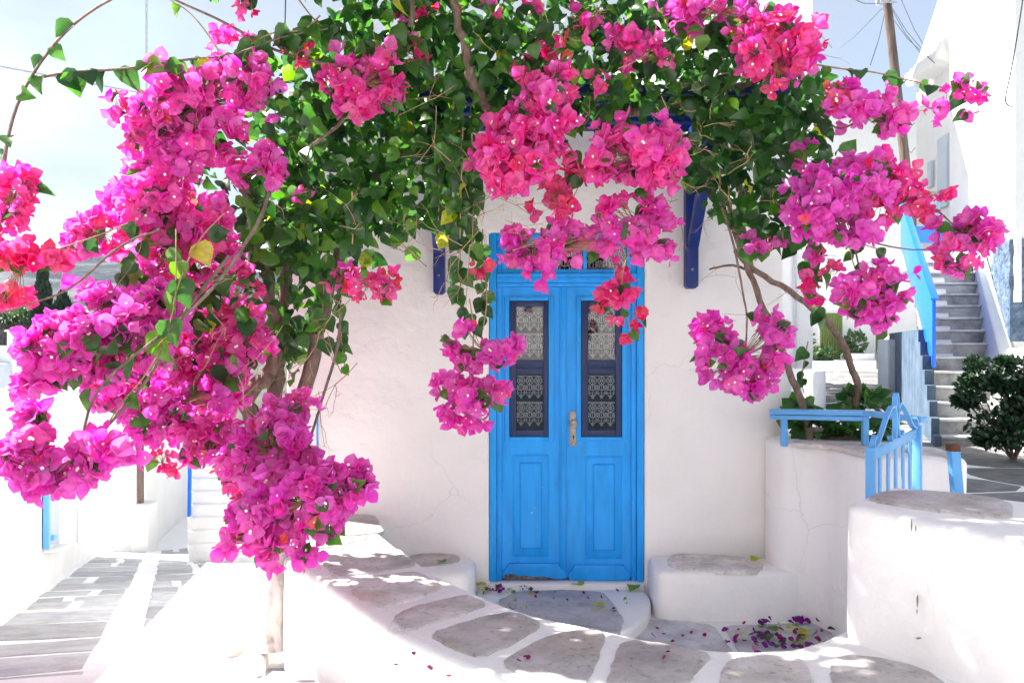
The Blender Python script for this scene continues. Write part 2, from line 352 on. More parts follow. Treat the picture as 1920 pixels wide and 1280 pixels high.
def glass():
    m, n, b = mat('window_glass'); n.nodes.remove(b)
    fr = nd(n, 'ShaderNodeFresnel', IOR=1.55); t = nd(n, 'ShaderNodeBsdfTransparent', Color=(.86, .88, .88, 1)); g = nd(n, 'ShaderNodeBsdfGlossy', Roughness=.015)
    c = coords(n); z = nd(n, 'ShaderNodeTexNoise', Scale=2.5, Detail=2); n.links.new(c, z.inputs['Vector'])
    bp = nd(n, 'ShaderNodeBump', Strength=.15, Distance=.01); n.links.new(z.outputs[0], bp.inputs['Height']); n.links.new(bp.outputs[0], g.inputs['Normal'])
    x = nd(n, 'ShaderNodeMixShader'); n.links.new(fr.outputs[0], x.inputs[0]); n.links.new(t.outputs[0], x.inputs[1]); n.links.new(g.outputs[0], x.inputs[2])
    n.links.new(x.outputs[0], n.nodes['Material Output'].inputs[0]); return m
M['glass'] = glass()

# ------------------------------------------------------------------ setting: valley, hill, lane, alley, courtyard floor
def sheet(name, v, f, m):
    o = MB().add(v, f).build(name, m); tag(o, kind='structure'); return o
sheet('ground', [(-1500, -600, -6), (1500, -600, -6), (1500, 2000, -6), (-1500, 2000, -6)], [(0, 1, 2, 3)], M['valley'])
def hill_h(x, y):
    t = (y - 330) / 330
    if t <= 0: return -6
    prof = min(1, t) ** .8 * (1 if t < 1 else 1)
    ridge = 66 + 17 * math.exp(-((x + 400) / 120) ** 2) + 6 * noise.noise(Vector((x * .012, 0, 4))) - .02 * (x + 400)
    h = ridge * prof + 5 * noise.noise(Vector((x * .02, y * .02, 1))) * min(1, t * 3)
    st = 4.2 + 1.2 * noise.noise(Vector((x * .01, y * .01, 8)))   # terraces
    k = h / st; fr = k - math.floor(k)
    return (math.floor(k) + max(0, (fr - .72) / .28)) * st - 5
nx, ny = 130, 190
hv = []
for j in range(ny):
    y = 330 + 360 * (j / (ny - 1))
    for i in range(nx):
        x = -640 + 640 * i / (nx - 1); hv.append((x, y, hill_h(x, y)))
sheet('hill', hv, [(j * nx + i, j * nx + i + 1, (j + 1) * nx + i + 1, (j + 1) * nx + i) for j in range(ny - 1) for i in range(nx - 1)], M['hill'])

SD = Vector((-.392, .92, 0)); SN = Vector((.92, .392, 0)); C0 = Vector((-2.24, 4.37, 0))       # lane direction, right normal, centre line
def zl(Y): return .07 if Y < 4.37 else (.945 - .2 * Y if Y < 16.2 else -2.295)
ys = [-14, 4.37] + [4.37 + (16.2 - 4.37) * k / 24 for k in range(1, 25)] + [26]
lane_v = []
for y in ys: lane_v += [(-16, y, zl(y)), (11 if y < 4.4 else 1.2 - .25 * max(0, y - 8), y, zl(y))]
lane = sheet('lane', lane_v, [(2 * i, 2 * i + 1, 2 * i + 3, 2 * i + 2) for i in range(len(ys) - 1)], M['plaster2'])
def lp(u, v):
    q = C0 + SD * u + SN * v; return Vector((q.x, q.y, zl(q.y) + .001))
u = -1.0; row = 0
while u < 12.3:
    w = R.uniform(.50, .88); sk = R.uniform(-.16, .16)
    for side in (-1, 1):
        v0, v1 = (-.98, -.085) if side < 0 else (.085, 1.25)
        cuts = [v0, v1]
        if side < 0 and R.random() < .45: cuts = [v0, R.uniform(-.65, -.40), v1]
        if side > 0:
            cuts = [v0, R.uniform(.45, .75), v1] if R.random() < .7 else [v0, R.uniform(.36, .5), R.uniform(.74, .92), v1]
        for a, b in zip(cuts[:-1], cuts[1:]):
            g = R.uniform(.030, .048); s0 = sk * side
            du = R.uniform(-.02, .02)
            pts = [lp(u + g + s0 * a + R.uniform(-.04, .04) + du, a + g + R.uniform(0, .05)), lp(u + g + s0 * (a + b) / 2 + R.uniform(-.05, .05) + du, (a + b) / 2), lp(u + g + s0 * b + R.uniform(-.03, .03) + du, b - g - R.uniform(0, .03)),
                   lp(u + w - g + s0 * b + R.uniform(-.03, .03), b - g - R.uniform(0, .03)), lp(u + w - g + s0 * (a + b) / 2 + R.uniform(-.025, .025), (a + b) / 2), lp(u + w - g + s0 * a + R.uniform(-.03, .03), a + g + R.uniform(0, .03))]
            if min(q.y for q in pts) > 3.6: stone('flagstone', pts, M['stone_lane'], lane, up=.007, down=.03, bev=.008, rnd=0)
    u += w + R.uniform(.0, .02); row += 1
# alley to the right, higher than the courtyard
def za(Y): return .80 + (Y - 6) * .0125
av = []
aseg = [4.35, 8, 14, 22, 36]
for y in aseg: av += [(2.78 if y < 6 else 1.9, y, za(y)), (14 + y * .45, y, za(y))]
av += [(2.78, 4.35, -.6), (14 + 4.35 * .45, 4.35, -.6)]
alley = sheet('alley', av, [(2 * i, 2 * i + 1, 2 * i + 3, 2 * i + 2) for i in range(len(aseg) - 1)] + [(0, 10, 11, 1)], M['plaster2'])
def clip(poly, p, n):
    o = []; k = len(poly)
    for i in range(k):
        a, b = poly[i], poly[(i + 1) % k]; da, db = (a - p).dot(n), (b - p).dot(n)
        if da <= 0: o.append(a)
        if (da < 0 < db) or (db < 0 < da): o.append(a.lerp(b, da / (da - db)))
    return o
def voronoi(seeds, i, reach):
    s = seeds[i]; poly = [s + Vector((x, y, 0)) for x, y in ((-reach, -reach), (reach, -reach), (reach, reach), (-reach, reach))]
    for j, t in enumerate(seeds):
        if j != i and (t - s).length < 2.6 * reach: poly = clip(poly, (s + t) / 2, (t - s).normalized())
        if len(poly) < 3: return []
    return poly
def flag_field(parent, m, cell, y0, y1, xf0, xf1, zf, gap, sy=1.0, keep=lambda q: True, up=.008):
    seeds = []; y = y0
    while y < y1:
        x = xf0(y)
        while x < xf1(y):
            seeds.append(Vector((x + R.uniform(-.36, .36) * cell, y + R.uniform(-.36, .36) * cell * sy, 0))); x += cell
        y += cell * sy
    for i, s in enumerate(seeds):
        if not keep(s): continue
        pl = voronoi(seeds, i, cell * 1.1)
        if len(pl) < 3: continue
        if area2(pl) < 0: pl.reverse()
        pl = inset(pl, gap)
        if area2(pl) < .02: continue
        stone('flagstone', [Vector((q.x, q.y, zf(q.y))) for q in pl], m, parent, up=up, down=.02, bev=.01)
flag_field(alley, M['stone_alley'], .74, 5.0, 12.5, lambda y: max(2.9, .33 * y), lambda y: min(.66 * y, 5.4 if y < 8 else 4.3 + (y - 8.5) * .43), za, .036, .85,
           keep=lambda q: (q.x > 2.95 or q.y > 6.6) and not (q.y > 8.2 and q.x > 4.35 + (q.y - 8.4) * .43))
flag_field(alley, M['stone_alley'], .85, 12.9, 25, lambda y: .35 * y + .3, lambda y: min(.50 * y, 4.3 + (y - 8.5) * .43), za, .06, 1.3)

court = sheet('courtyard_floor', [(-1.5, 3.2, 0), (2.3, 3.2, 0), (2.3, 6.0, 0), (-1.5, 6.0, 0)], [(0, 1, 2, 3)], M['plaster2'])
ZF = .004
for pts in ([(1178, 1190), (1205, 1162), (1262, 1164), (1335, 1172), (1355, 1196), (1380, 1232), (1280, 1240), (1180, 1225)],
            [(1358, 1174), (1440, 1172), (1520, 1168), (1552, 1182), (1572, 1204), (1540, 1236), (1400, 1240), (1385, 1222)],
            [(1100, 1225), (1160, 1205), (1170, 1235), (1110, 1250)]):
    stone('flagstone', [OZ(x, y, ZF) for x, y in pts], M['stone_floor'], court, up=.012, rnd=1, bev=.008, chip=.005)
ZD = .10
dst = soft_prism('door_step', [(-.27, 5.96), (-.27, 5.70), (-.12, 5.40), (.10, 5.12), (.35, 5.0), (.60, 5.02), (.78, 5.15), (.93, 5.42), (1.0, 5.7), (1.0, 5.96)], -.1, ZD, M['plaster2'], r=.03)
tag(dst, 'low rounded white step with a grey slab before the blue door', 'step')
stone('step_slab', [OZ(x, y, ZD + .002) for x, y in ((930, 1128), (970, 1110), (1060, 1107), (1130, 1111), (1152, 1135), (1170, 1162), (1160, 1190), (1050, 1190), (985, 1168))], M['stone_floor'], dst, up=.012, rnd=1, bev=.008, chip=.005)

# ------------------------------------------------------------------ main house
HL, HR, HT = -1.70, 2.05, 3.85
house = empty('white_house', (.3, 6.2, 0), 'whitewashed house with blue double door behind the bougainvillea', 'house')
YD = 6.05
def D(px, py): q = P(px, py, 6.0); return q.x, q.z
dx0, dzt = D(917, 436); dx1, dzb = D(1209, 1092)
wm = MB()
O = [(HL, -3), (HR, -3), (HR, HT), (HL, HT)]; I = [(dx0, dzb), (dx1, dzb), (dx1, dzt), (dx0, dzt)]
v = [(x, 6.0, z) for x, z in O] + [(x, 6.0, z) for x, z in I] + [(x, 6.3, z) for x, z in I] + [(x, 10, z) for x, z in O]
f = [(0, 1, 5, 4), (1, 2, 6, 5), (2, 3, 7, 6), (3, 0, 4, 7), (4, 5, 9, 8), (5, 6, 10, 9), (6, 7, 11, 10), (7, 4, 8, 11), (8, 9, 10, 11), (1, 0, 12, 13), (2, 1, 13, 14), (3, 2, 14, 15), (0, 3, 15, 12), (12, 15, 14, 13)]
wm.add(v, f); wm.build('wall', M['plaster'], house, bevel=.022, seg=3)
def rect(mb, x0, y0, x1, y1, yf, th, mi=0):
    a = P(x0, y0, 6.0); b = P(x1, y1, 6.0)
    mb.box(min(a.x, b.x), max(a.x, b.x), yf, yf + th, min(a.z, b.z), max(a.z, b.z), mi); return mb
def raised(mb, x0, y0, x1, y1, yb, h, ins, mi=0):
    """panel with sloped border: a frustum towards the viewer"""
    a = P(x0, y1, 6.0); b = P(x1, y0, 6.0); i = ins / 248.9
    v = [(a.x, yb, a.z), (b.x, yb, a.z), (b.x, yb, b.z), (a.x, yb, b.z), (a.x + i, yb - h, a.z + i), (b.x - i, yb - h, a.z + i), (b.x - i, yb - h, b.z - i), (a.x + i, yb - h, b.z - i)]
    mb.add(v, [(4, 5, 6, 7), (0, 1, 5, 4), (1, 2, 6, 5), (2, 3, 7, 6), (3, 0, 4, 7)], mi)
# frame
fr = MB()
rect(fr, 918, 437, 931, 1091, 6.012, .16); rect(fr, 1195, 437, 1208, 1091, 6.012, .16); rect(fr, 931, 437, 1195, 450, 6.012, .16)
frame = fr.build('door_frame', M['blue'], house, bevel=.006)
fr = MB(); rect(fr, 931.3, 450.3, 941, 1091, 6.032, .10); rect(fr, 1185, 450.3, 1194.7, 1091, 6.032, .10)
fr.build('jamb_lining', M['blue'], frame, bevel=.004)
fr = MB(); rect(fr, 931.3, 512, 1194.7, 519, 6.000, .1); rect(fr, 931.3, 519.2, 1194.7, 529, 6.016, .1); rect(fr, 931.3, 529.2, 1194.7, 537, 6.026, .1)
fr.build('transom_bar', M['blue'], frame, bevel=.004)
fr = MB(); rect(fr, 941.2, 450.3, 1184.8, 458, 6.03, .08); rect(fr, 941.2, 504, 1184.8, 511.8, 6.03, .08); rect(fr, 941.2, 458.2, 949, 503.8, 6.03, .08); rect(fr, 1177, 458.2, 1184.8, 503.8, 6.03, .08); rect(fr, 1094, 458.2, 1101, 503.8, 6.028, .08); rect(fr, 1020, 458.2, 1026, 503.8, 6.028, .08)
fr.build('transom_frame', M['blue'], frame, bevel=.004)
# threshold
th = MB(); a = P(905, 1100, 6.0); b = P(1222, 1092, 6.0)
rect(th, 917.5, 1091.6, 1208.5, 1130, 5.965, .33); th.build('threshold', M['plaster2'], house, bevel=.02, seg=3)
def lace(x0, x1, z0, z1, y, tiers):
    mb = MB(); w = (x1 - x0) / 3; h = (z1 - z0) / tiers; t = .0023
    def line(p, q):
        p, q = Vector((p[0], y, p[1])), Vector((q[0], y, q[1]))
        if p.z > z1 or q.z > z1 or min(p.x, q.x) < x0 - .004 or max(p.x, q.x) > x1 + .004: return
        mb.bar(p, q, t * 2, .0012, (0, 1, 0))
    def arc(cx, cz, r, a0, a1, n=8, rz=None):
        rz = rz or r
        pts = [(cx + r * math.cos(rad(a0 + (a1 - a0) * k / n)), cz + rz * math.sin(rad(a0 + (a1 - a0) * k / n))) for k in range(n + 1)]
        for p, q in zip(pts[:-1], pts[1:]): line(p, q)
    for k in range(tiers):
        top = z1 - k * h
        for zz in (0, .010): line((x0, top - zz), (x1, top - zz))
        for j in range(14): line((x0 + (x1 - x0) * j / 13, top), (x0 + (x1 - x0) * (j + .5) / 13.5, top - .010))
        for j in range(3):
            cx = x0 + w * (j + .5); cz = top - .016 - w * .44
            arc(cx, cz, w * .44, 0, 360, 14); arc(cx, cz, w * .12, 0, 360, 7)
            for q in range(8): a = q * math.pi / 4; line((cx + w * .12 * math.cos(a), cz + w * .12 * math.sin(a)), (cx + w * .42 * math.cos(a), cz + w * .42 * math.sin(a)))
            c2 = cz - w * .78
            arc(cx, c2, w * .34, 0, 360, 10, w * .30); arc(cx - w * .5, c2, w * .22, -90, 90, 6); arc(cx + w * .5, c2, w * .22, 90, 270, 6)
            c3 = c2 - w * .46
            arc(cx - w * .22, c3, w * .20, 20, 300, 7); arc(cx + w * .22, c3, w * .20, -120, 160, 7)
            arc(cx, c3 - w * .1, w * .46, 180, 360, 9, w * .40)
            zb = c3 - w * .5; line((cx, c3), (cx, zb - w * .34)); arc(cx, zb - w * .1, w * .13, 0, 360, 7, w * .2)
            line((cx - w * .2, zb), (cx, zb - w * .3)); line((cx + w * .2, zb), (cx, zb - w * .3))
            for q in range(5): line((cx + w * (-.4 + .2 * q), c2 + w * .3), (cx + w * (-.5 + .25 * q), c2 - w * .3))
    return mb
def door_leaf(xa, xb, sash, navy, panes, pan, ipan, py, kick, lbl):
    mb = MB()
    # stiles and rails leave real openings for the sash
    rect(mb, xa, 537.5, sash[0], 1086, 6.05, .05); rect(mb, sash[1], 537.5, xb, 1086, 6.05, .05)
    rect(mb, sash[0], 537.5, sash[1], 555, 6.05, .05); rect(mb, sash[0], 828, sash[1], 1086, 6.05, .05)
    leaf = mb.build('door_leaf', M['blue'], house)
    leaf['label'] = lbl
    mb = MB(); s0, s1 = sash; n0, n1 = navy
    rect(mb, s0 + .2, 555, n0, 828, 6.034, .05); rect(mb, n1, 555, s1 - .2, 828, 6.034, .05); rect(mb, n0, 555, n1, 563, 6.034, .05); rect(mb, n0, 820, n1, 828, 6.034, .05)
    mb.build('sash_moulding', M['blue'], leaf, bevel=.005)
    mb = MB(); p0, p1 = panes
    rect(mb, n0 + .2, 563.2, p0, 819.8, 6.044, .04); rect(mb, p1, 563.2, n1 - .2, 819.8, 6.044, .04)
    for a, b in ((563.2, 574), (675, 687), (690, 702), (807, 819.8)): rect(mb, p0, a, p1, b, 6.044, .04)
    rect(mb, n0 + 3, 686.5, n1 - 3, 690.5, 6.049, .03)
    mb.build('window_sash', M['navy'], leaf, bevel=.004)
    for a, b in ((574, 675), (702, 807)):
        g = MB(); rect(g, p0 - .6, a - .6, p1 + .6, b + .6, 6.062, .004); g.build('pane', M['glass'], leaf)
        q0, q1 = P(p0, b, 6.0), P(p1, a, 6.0)
        lace(q0.x + .004, q1.x - .004, q0.z, q1.z - .004, 6.078, 2).build('lace_curtain', M['lace'], leaf, smooth=80)
    mb = MB(); rect(mb, p0 - 2, 572, p1 + 2, 809, 6.10, .004); mb.build('backing', M['dark'], leaf)
    mb = MB()
    raised(mb, pan[0], py[0], pan[1], py[1], 6.0495, .014, 5); mb.build('panel_moulding', M['blue_worn'], leaf)
    mb = MB(); raised(mb, ipan[0], py[0] + 14, ipan[1], py[1] - 15, 6.035, .012, 3); mb.build('panel', M['blue_worn'], leaf)
    k0, k1, kt, kb = kick
    a = lambda x, y: Vector((P(x, y, 6.0).x, 6.026, P(x, y, 6.0).z))
    mb = MB(); mb.prism([a(k0, kb), a(k1, kb), a(k1, kt + 16), a(k1 - 10, kt + 4), a(k1 - 10, kt), a(k0 + 10, kt), a(k0 + 10, kt + 4), a(k0, kt + 16)], (0, .023, 0))
    mb.build('kickboard', M['blue_worn'], leaf, bevel=.005)
    return leaf
l1 = door_leaf(941.2, 1062.6, (946, 1040), (955, 1029), (968, 1019), (961, 1030), (974, 1017), (853, 1046), (943, 1059, 1058, 1087), 'left door leaf with scuffed paint at the foot')
l2 = door_leaf(1063.4, 1184.8, (1081, 1178), (1090, 1168), (1104, 1156), (1098, 1168), (1112, 1154), (856, 1050), (1067, 1182, 1061, 1090), 'right door leaf carrying the metal lock plate')
mb = MB(); rect(mb, 1050, 537.7, 1063, 1086, 6.036, .013); rect(mb, 1053.5, 537.7, 1059.5, 1086, 6.028, .008); mb.build('astragal', M['blue'], l1, bevel=.003)
mb = MB(); rect(mb, 1069, 772, 1082.5, 837, 6.043, .006); pl = mb.build('lock_plate', M['metal'], l2, bevel=.002)
k = P(1075.5, 794, 6.0); mb = MB(); mb.lathe((k.x, 6.043, k.z), [(.022, 0), (.024, .006), (.012, .010), (.011, .03), (.026, .036), (.033, .048), (.030, .060), (.014, .066), (.001, .067)], axis='y'); mb.build('knob', M['metal'], l2)
k = P(1076, 819, 6.0); mb = MB(); mb.lathe((k.x, 6.0425, k.z), [(.008, 0), (.008, .002)], 10, axis='y'); mb.box(k.x - .004, k.x + .004, 6.0405, 6.0425, k.z - .022, k.z); mb.build('keyhole', M['black'], l2)
for y in (775.5, 833):
    for x in (1072, 1080): k = P(x, y, 6.0); MB().lathe((k.x, 6.0425, k.z), [(.004, 0), (.003, .002)], 6, axis='y').build('screw', M['black'], l2)
a = lambda x, y: Vector((P(x, y, 6.0).x, 6.0235, P(x, y, 6.0).z))
mb = MB(); mb.prism([a(944, 1086.8), a(946, 1079), a(960, 1077), (a(972, 1081)), a(985, 1080), a(1000, 1083), a(1018, 1082), a(1040, 1086), a(1044, 1086.8)], (0, .004, 0)); mb.build('rotten_edge', M['chip'], l1)
# transom panes
for a, b in ((949, 1020), (1026, 1094), (1101, 1177)):
    g = MB(); rect(g, a - .5, 457.7, b + .5, 504.3, 6.055, .004); g.build('transom_pane', M['glass'], frame)
    q0, q1 = P(a, 504, 6.0), P(b, 458, 6.0); lace(q0.x, q1.x, q0.z, q1.z - .003, 6.072, 1).build('transom_lace', M['lace'], frame, smooth=80)
g = MB(); rect(g, 945, 455, 1180, 507, 6.10, .004); g.build('transom_backing', M['dark'], frame)
mb = MB(); a, b = P(595, 775, 5.985), P(595, 925, 5.985); mb.tube([a, b], .008, n=8); mb.build('pipe', M['gate_blue'], house)

# pergola on the facade
perg = empty('pergola', (.35, 5.9, 3.4), 'dark blue timber pergola bracketed to the wall above the door', 'pergola')
for pxl, pxr, yb in ((813, 834, 552), (1285, 1308, 541)):
    x0, x1 = P(pxl, 0, 5.93).x, P(pxr, 0, 5.93).x; zb = P(0, yb, 5.93).z; c = .02
    mb = MB(); mb.prism([(x0, 5.895, 3.5), (x0, 5.895, zb + c), (x0 + c, 5.895, zb), (x1 - c, 5.895, zb), (x1, 5.895, zb + c), (x1, 5.895, 3.5)], (0, .10, 0))
    mb.build('post', M['royal'], perg, bevel=.004)
    xm = (x0 + x1) / 2
    mb = MB(); mb.bar((xm, 5.0, 3.46), (xm, 5.99, 3.46), .085, .10); mb.build('beam', M['royal'], perg, bevel=.005)
    mb = MB(); mb.bar((xm, 5.885, zb + .32), (xm, 5.25, 3.405), .075, .075); mb.build('brace', M['royal'], perg, bevel=.004)
    mb = MB(); mb.lathe((xm, 5.893, zb + .14), [(.010, 0), (.010, .006), (.003, .008)], 8, axis='y'); mb.build('bolt', M['metal'], perg)
for yy in (5.05, 5.27, 5.49, 5.71, 5.9):
    mb = MB(); mb.bar((-1.05, yy, 3.54), (1.75, yy, 3.54), .085, .05); mb.build('slat', M['royal'], perg, bevel=.004)

# benches
ZB = .345
o = soft_prism('stone_bench', [(-1.1, 5.99), (-1.1, 5.52), (-.42, 5.50), (-.285, 5.60), (-.255, 5.99)], -.1, ZB, M['plaster'], r=.05, rnd=2)
tag(o, 'low white masonry bench built left of the blue door', 'bench')
stone('cap_stone', [OZ(x, y, ZB + .003) for x, y in ((760, 1044), (800, 1037), (850, 1039), (864, 1046), (858, 1054), (810, 1061), (770, 1062))], M['stone'], o, up=.008)
bx = P(1209, 1092, 6.0).x
o = soft_prism('stone_bench', [(bx + .02, 5.99), (bx + .005, 5.62), (bx + .06, 5.53), (1.3, 5.54), (2.10, 5.548), (2.10, 5.9)], -.1, ZB, M['plaster'], r=.035, rnd=1)
tag(o, 'low white masonry bench built right of the blue door', 'bench')
stone('cap_stone', [OZ(x, y, ZB + .003) for x, y in ((1250, 1048), (1262, 1040), (1320, 1041), (1380, 1045), (1422, 1052), (1432, 1064), (1420, 1073), (1340, 1071), (1270, 1068), (1252, 1060))], M['stone'], o, up=.014, chip=.005)
# curved wall at the right side of the courtyard (planter in front of the alley)
ZW = 1.245
pw = [(1.875, 6.02), (1.875, 5.56), (2.14, 5.53), (2.17, 5.15), (2.26, 4.93), (2.42, 4.88), (2.58, 4.86), (2.72, 4.78), (2.80, 4.90), (2.78, 5.25), (2.72, 5.9), (2.6, 6.4), (2.07, 6.4), (2.07, 6.02)]
pwall = soft_prism('curved_wall', pw, -.1, ZW, M['plaster'], r=.05, rnd=2)
tag(pwall, 'curved white planter wall with blue railing right of the door', 'wall')
stone('cap_stone', [OZ(x, y, ZW + .003) for x, y in ((1476, 829), (1520, 826), (1618, 827), (1640, 838), (1660, 852), (1625, 852), (1600, 846), (1560, 836), (1500, 833))], M['stone'], pwall, up=.010)
stone('cap_stone', [OZ(x, y, ZW + .003) for x, y in ((1690, 842), (1740, 838), (1775, 846), (1800, 862), (1760, 853), (1705, 850))], M['stone'], pwall, up=.010)
o = stone('soil_bed', [(2.22, 5.62, ZW + .003), (2.6, 5.55, ZW + .003), (2.62, 6.3, ZW + .003), (2.15, 6.3, ZW + .003)], M['soil'], pwall, up=.03, rnd=2)

# ------------------------------------------------------------------ parapet, pillar
ZP = .64
inner = [(700, 958), (714, 1000), (768, 1043), (819, 1076), (868, 1099), (921, 1124), (1012, 1155), (1091, 1170), (1170, 1187), (1249, 1204), (1329, 1215), (1408, 1219), (1487, 1215), (1544, 1198), (1588, 1176)]
pin = [OZ(x, y, ZP) for x, y in inner]
outer = [OZ(x, y, ZP) for x, y in ((533, 1060), (568, 1068), (600, 1084), (638, 1112), (695, 1154), (751, 1191), (808, 1219), (865, 1243), (921, 1262), (966, 1282), (1060, 1312))]
pts = [Vector((-1.62, 5.97, 0)), Vector((pin[0].x, 5.97, 0))] + pin[1:] + [Vector((2.0, 3.75, 0)), Vector((3.2, 3.5, 0)), Vector((3.4, 2.0, 0)), Vector((1.7, 2.1, 0)), Vector((.7, 2.62, 0))] + outer[::-1] + [Vector((-1.50, 5.2, 0))]
par = soft_prism('parapet_wall', pts, -.5, ZP, M['plaster'], r=.035, rnd=1, amp=.005, cut=.03)
tag(par, 'curving white parapet wall capped with flat grey stones, foreground', 'wall')
for st in ([(600, 988), (640, 968), (700, 968), (716, 998), (660, 1003), (610, 1004)],
           [(578, 1020), (620, 1012), (692, 1008), (640, 1022), (585, 1030)],
           [(598, 1042), (640, 1032), (742, 1030), (776, 1060), (700, 1072), (630, 1080)],
           [(655, 1094), (690, 1084), (780, 1074), (828, 1100), (780, 1122), (712, 1138), (668, 1118)],
           [(738, 1158), (780, 1138), (870, 1117), (912, 1134), (860, 1154), (766, 1184)],
           [(810, 1190), (900, 1160), (960, 1150), (1014, 1172), (960, 1206), (900, 1232), (850, 1215)],
           [(944, 1242), (1010, 1204), (1060, 1188), (1122, 1182), (1130, 1200), (1110, 1252), (1095, 1290), (1010, 1284)],
           [(1152, 1244), (1172, 1204), (1230, 1208), (1330, 1228), (1300, 1262), (1270, 1300), (1140, 1300)],
           [(1354, 1270), (1372, 1236), (1430, 1232), (1500, 1236), (1516, 1262), (1520, 1300), (1350, 1300)],
           [(1562, 1240), (1600, 1230), (1660, 1238), (1730, 1256), (1780, 1290), (1700, 1310), (1570, 1300)],
           [(1758, 1244), (1800, 1250), (1858, 1276), (1830, 1278), (1790, 1262)]):
    cxs, cys = sum(q[0] for q in st) / len(st), sum(q[1] for q in st) / len(st)
    stone('cap_stone', [OZ(cxs + (x - cxs) * 1.07, cys + (y - cys) * 1.07, ZP + .001) for x, y in st], M['stone'], par, up=.010, rnd=1, bev=.008, chip=.005)
ZQ = 1.235
a = OZ(1583, 944, ZQ); b = OZ(1945, 1020, ZQ); c = OZ(1636, 911, ZQ); d = OZ(1960, 945, ZQ)
pil = soft_prism('gate_pillar', [(a.x, a.y), (b.x, b.y), (b.x + .35, b.y - .25), (d.x + .6, d.y - .1), (d.x, d.y), (c.x + .1, c.y)], ZP - .15, ZQ, M['plaster'], r=.035, rnd=1, amp=.008, cut=.03)
tag(pil, 'squat white pillar with a grey slab on top, foreground right', 'pillar')
stone('cap_stone', [OZ(x, y, ZQ + .003) for x, y in ((1626, 936), (1650, 924), (1720, 921), (1800, 927), (1880, 938), (1900, 950), (1896, 972), (1830, 968), (1740, 956), (1660, 944))], M['stone'], pil, up=.012, chip=.006)
# flaked cracks on the pillar face: thin irregular flakes lying on the plaster
def face_pt(px, py):
    # front face plane of the pillar through a, b (vertical)
    n = Vector((b.y - a.y, -(b.x - a.x), 0)).normalized(); rd = Vector(((px - 960) / F, 1, -(py - 640) / F)); o0 = Vector((0, 0, CZ))
    t = (a - o0).dot(n) / rd.dot(n); return o0 + rd * (t * .992)
for (x, y, w, h) in ((1709, 985, 1.3, 12), (1717, 990, 1.0, 6), (1720, 1126, 1.9, 14), (1719, 1146, .8, 5), (1722, 1196, 5, 1.6)):
    pp = [face_pt(x + w * math.cos(t) * R.uniform(.6, 1.2), y + h * math.sin(t) * R.uniform(.7, 1.1)) for t in [k * math.pi / 4 for k in range(8)]]
    MB().prism(pp, (.004, .006, 0)).build('paint_flake', M['chip'], pil)

# ------------------------------------------------------------------ railing, gate and posts in light blue iron
rail = empty('blue_railing', (2.2, 5.4, ZW), 'light blue rusty iron handrail on the planter wall', 'railing')
A = P(1444, 771, 5.62); B = P(1622, 774, 5.30); C = Vector((2.56, 4.95, B.z - .01))
mb = MB(); mb.bar(A, B, .07, .035); mb.build('top_rail', M['gate_blue'], rail, bevel=.004)
mb = MB(); mb.bar(A - Vector((0, 0, .038)), B - Vector((0, 0, .038)), .045, .03); mb.build('under_rail', M['gate_blue'], rail, bevel=.004)
mb = MB(); mb.bar(B + Vector((.0, 0, .0)), C, .07, .036); mb.build('top_rail', M['gate_blue'], rail, bevel=.004)
for q, zt_ in ((P(1470, 0, 5.6), A.z - .02), (Vector((B.x, B.y, 0)), B.z - .015)): mb = MB(); mb.box(q.x - .02, q.x + .02, q.y - .02, q.y + .02, ZW - .03, zt_); mb.build('post', M['gate_blue'], rail, bevel=.003)
gate = empty('garden_gate', (1.85, 4.05, .45), 'small light blue iron gate with scrolled top standing open', 'gate')
GA = P(1633, 846, 4.0); GB = P(1720, 803, 4.56); zb = .45
gd = (GB - GA); gd.z = 0; gd.normalize()
def gp(t, z): q = GA.lerp(GB, t); return Vector((q.x, q.y, z))
def gz(t): return GA.z + (GB.z - GA.z) * t
for t, w in ((0, .046), (1, .046)):
    mb = MB(); mb.bar(gp(t, zb), gp(t, gz(t) + .02), .046, .03, gd); mb.build('stile', M['gate_blue'], gate, bevel=.003)
for t in (.17, .34, .50, .66, .82):
    mb = MB(); mb.bar(gp(t, zb + .08), gp(t, gz(t) - .04), .010, .036, gd); mb.build('bar', M['gate_blue'], gate, bevel=.002)
mb = MB(); mb.bar(gp(.03, gz(.03) - .022), gp(.97, gz(.97) - .022), .014, .055); mb.build('top_rail', M['gate_blue'], gate, bevel=.003)
mb = MB(); mb.bar(gp(.03, zb + .06), gp(.97, zb + .06), .014, .045); mb.build('bottom_rail', M['gate_blue'], gate, bevel=.003)
side = gd.cross(Vector((0, 0, 1)))
def flat(tz, name):
    pts = [gp(t, gz(t) + z) for t, z in curve([Vector((t, z, 0)) for t, z in tz], 3) for t, z in [(t, z)]] if False else [gp(q.x, gz(q.x) + q.y) for q in curve([Vector((t, z, 0)) for t, z in tz], 3)]
    mb = MB()
    for p, q in zip(pts[:-1], pts[1:]): mb.bar(p, q + (q - p) * .05, .026, .010, (q - p).cross(side))
    return mb.build(name, M['gate_blue'], gate)
flat([(.10, .02), (.05, .0), (.03, .05), (.08, .07)], 'scroll')
flat([(.06, .015), (.12, .02), (.30, .14), (.40, .19), (.48, .17), (.49, .05), (.46, .005), (.40, .005), (.37, .03)], 'scroll')
flat([(.94, .015), (.88, .02), (.70, .14), (.60, .19), (.535, .17), (.525, .05), (.555, .005), (.61, .005), (.64, .03)], 'scroll')
flat([(.90, .02), (.95, .0), (.98, .05), (.92, .07)], 'scroll')
flat([(.47, .17), (.49, .23), (.505, .25), (.52, .23), (.54, .17)], 'finial')
gp_ = empty('gate_post', (P(1792, 0, 4.3).x, 4.3, .5), 'short light blue iron post with rusted top beyond the pillar', 'post')
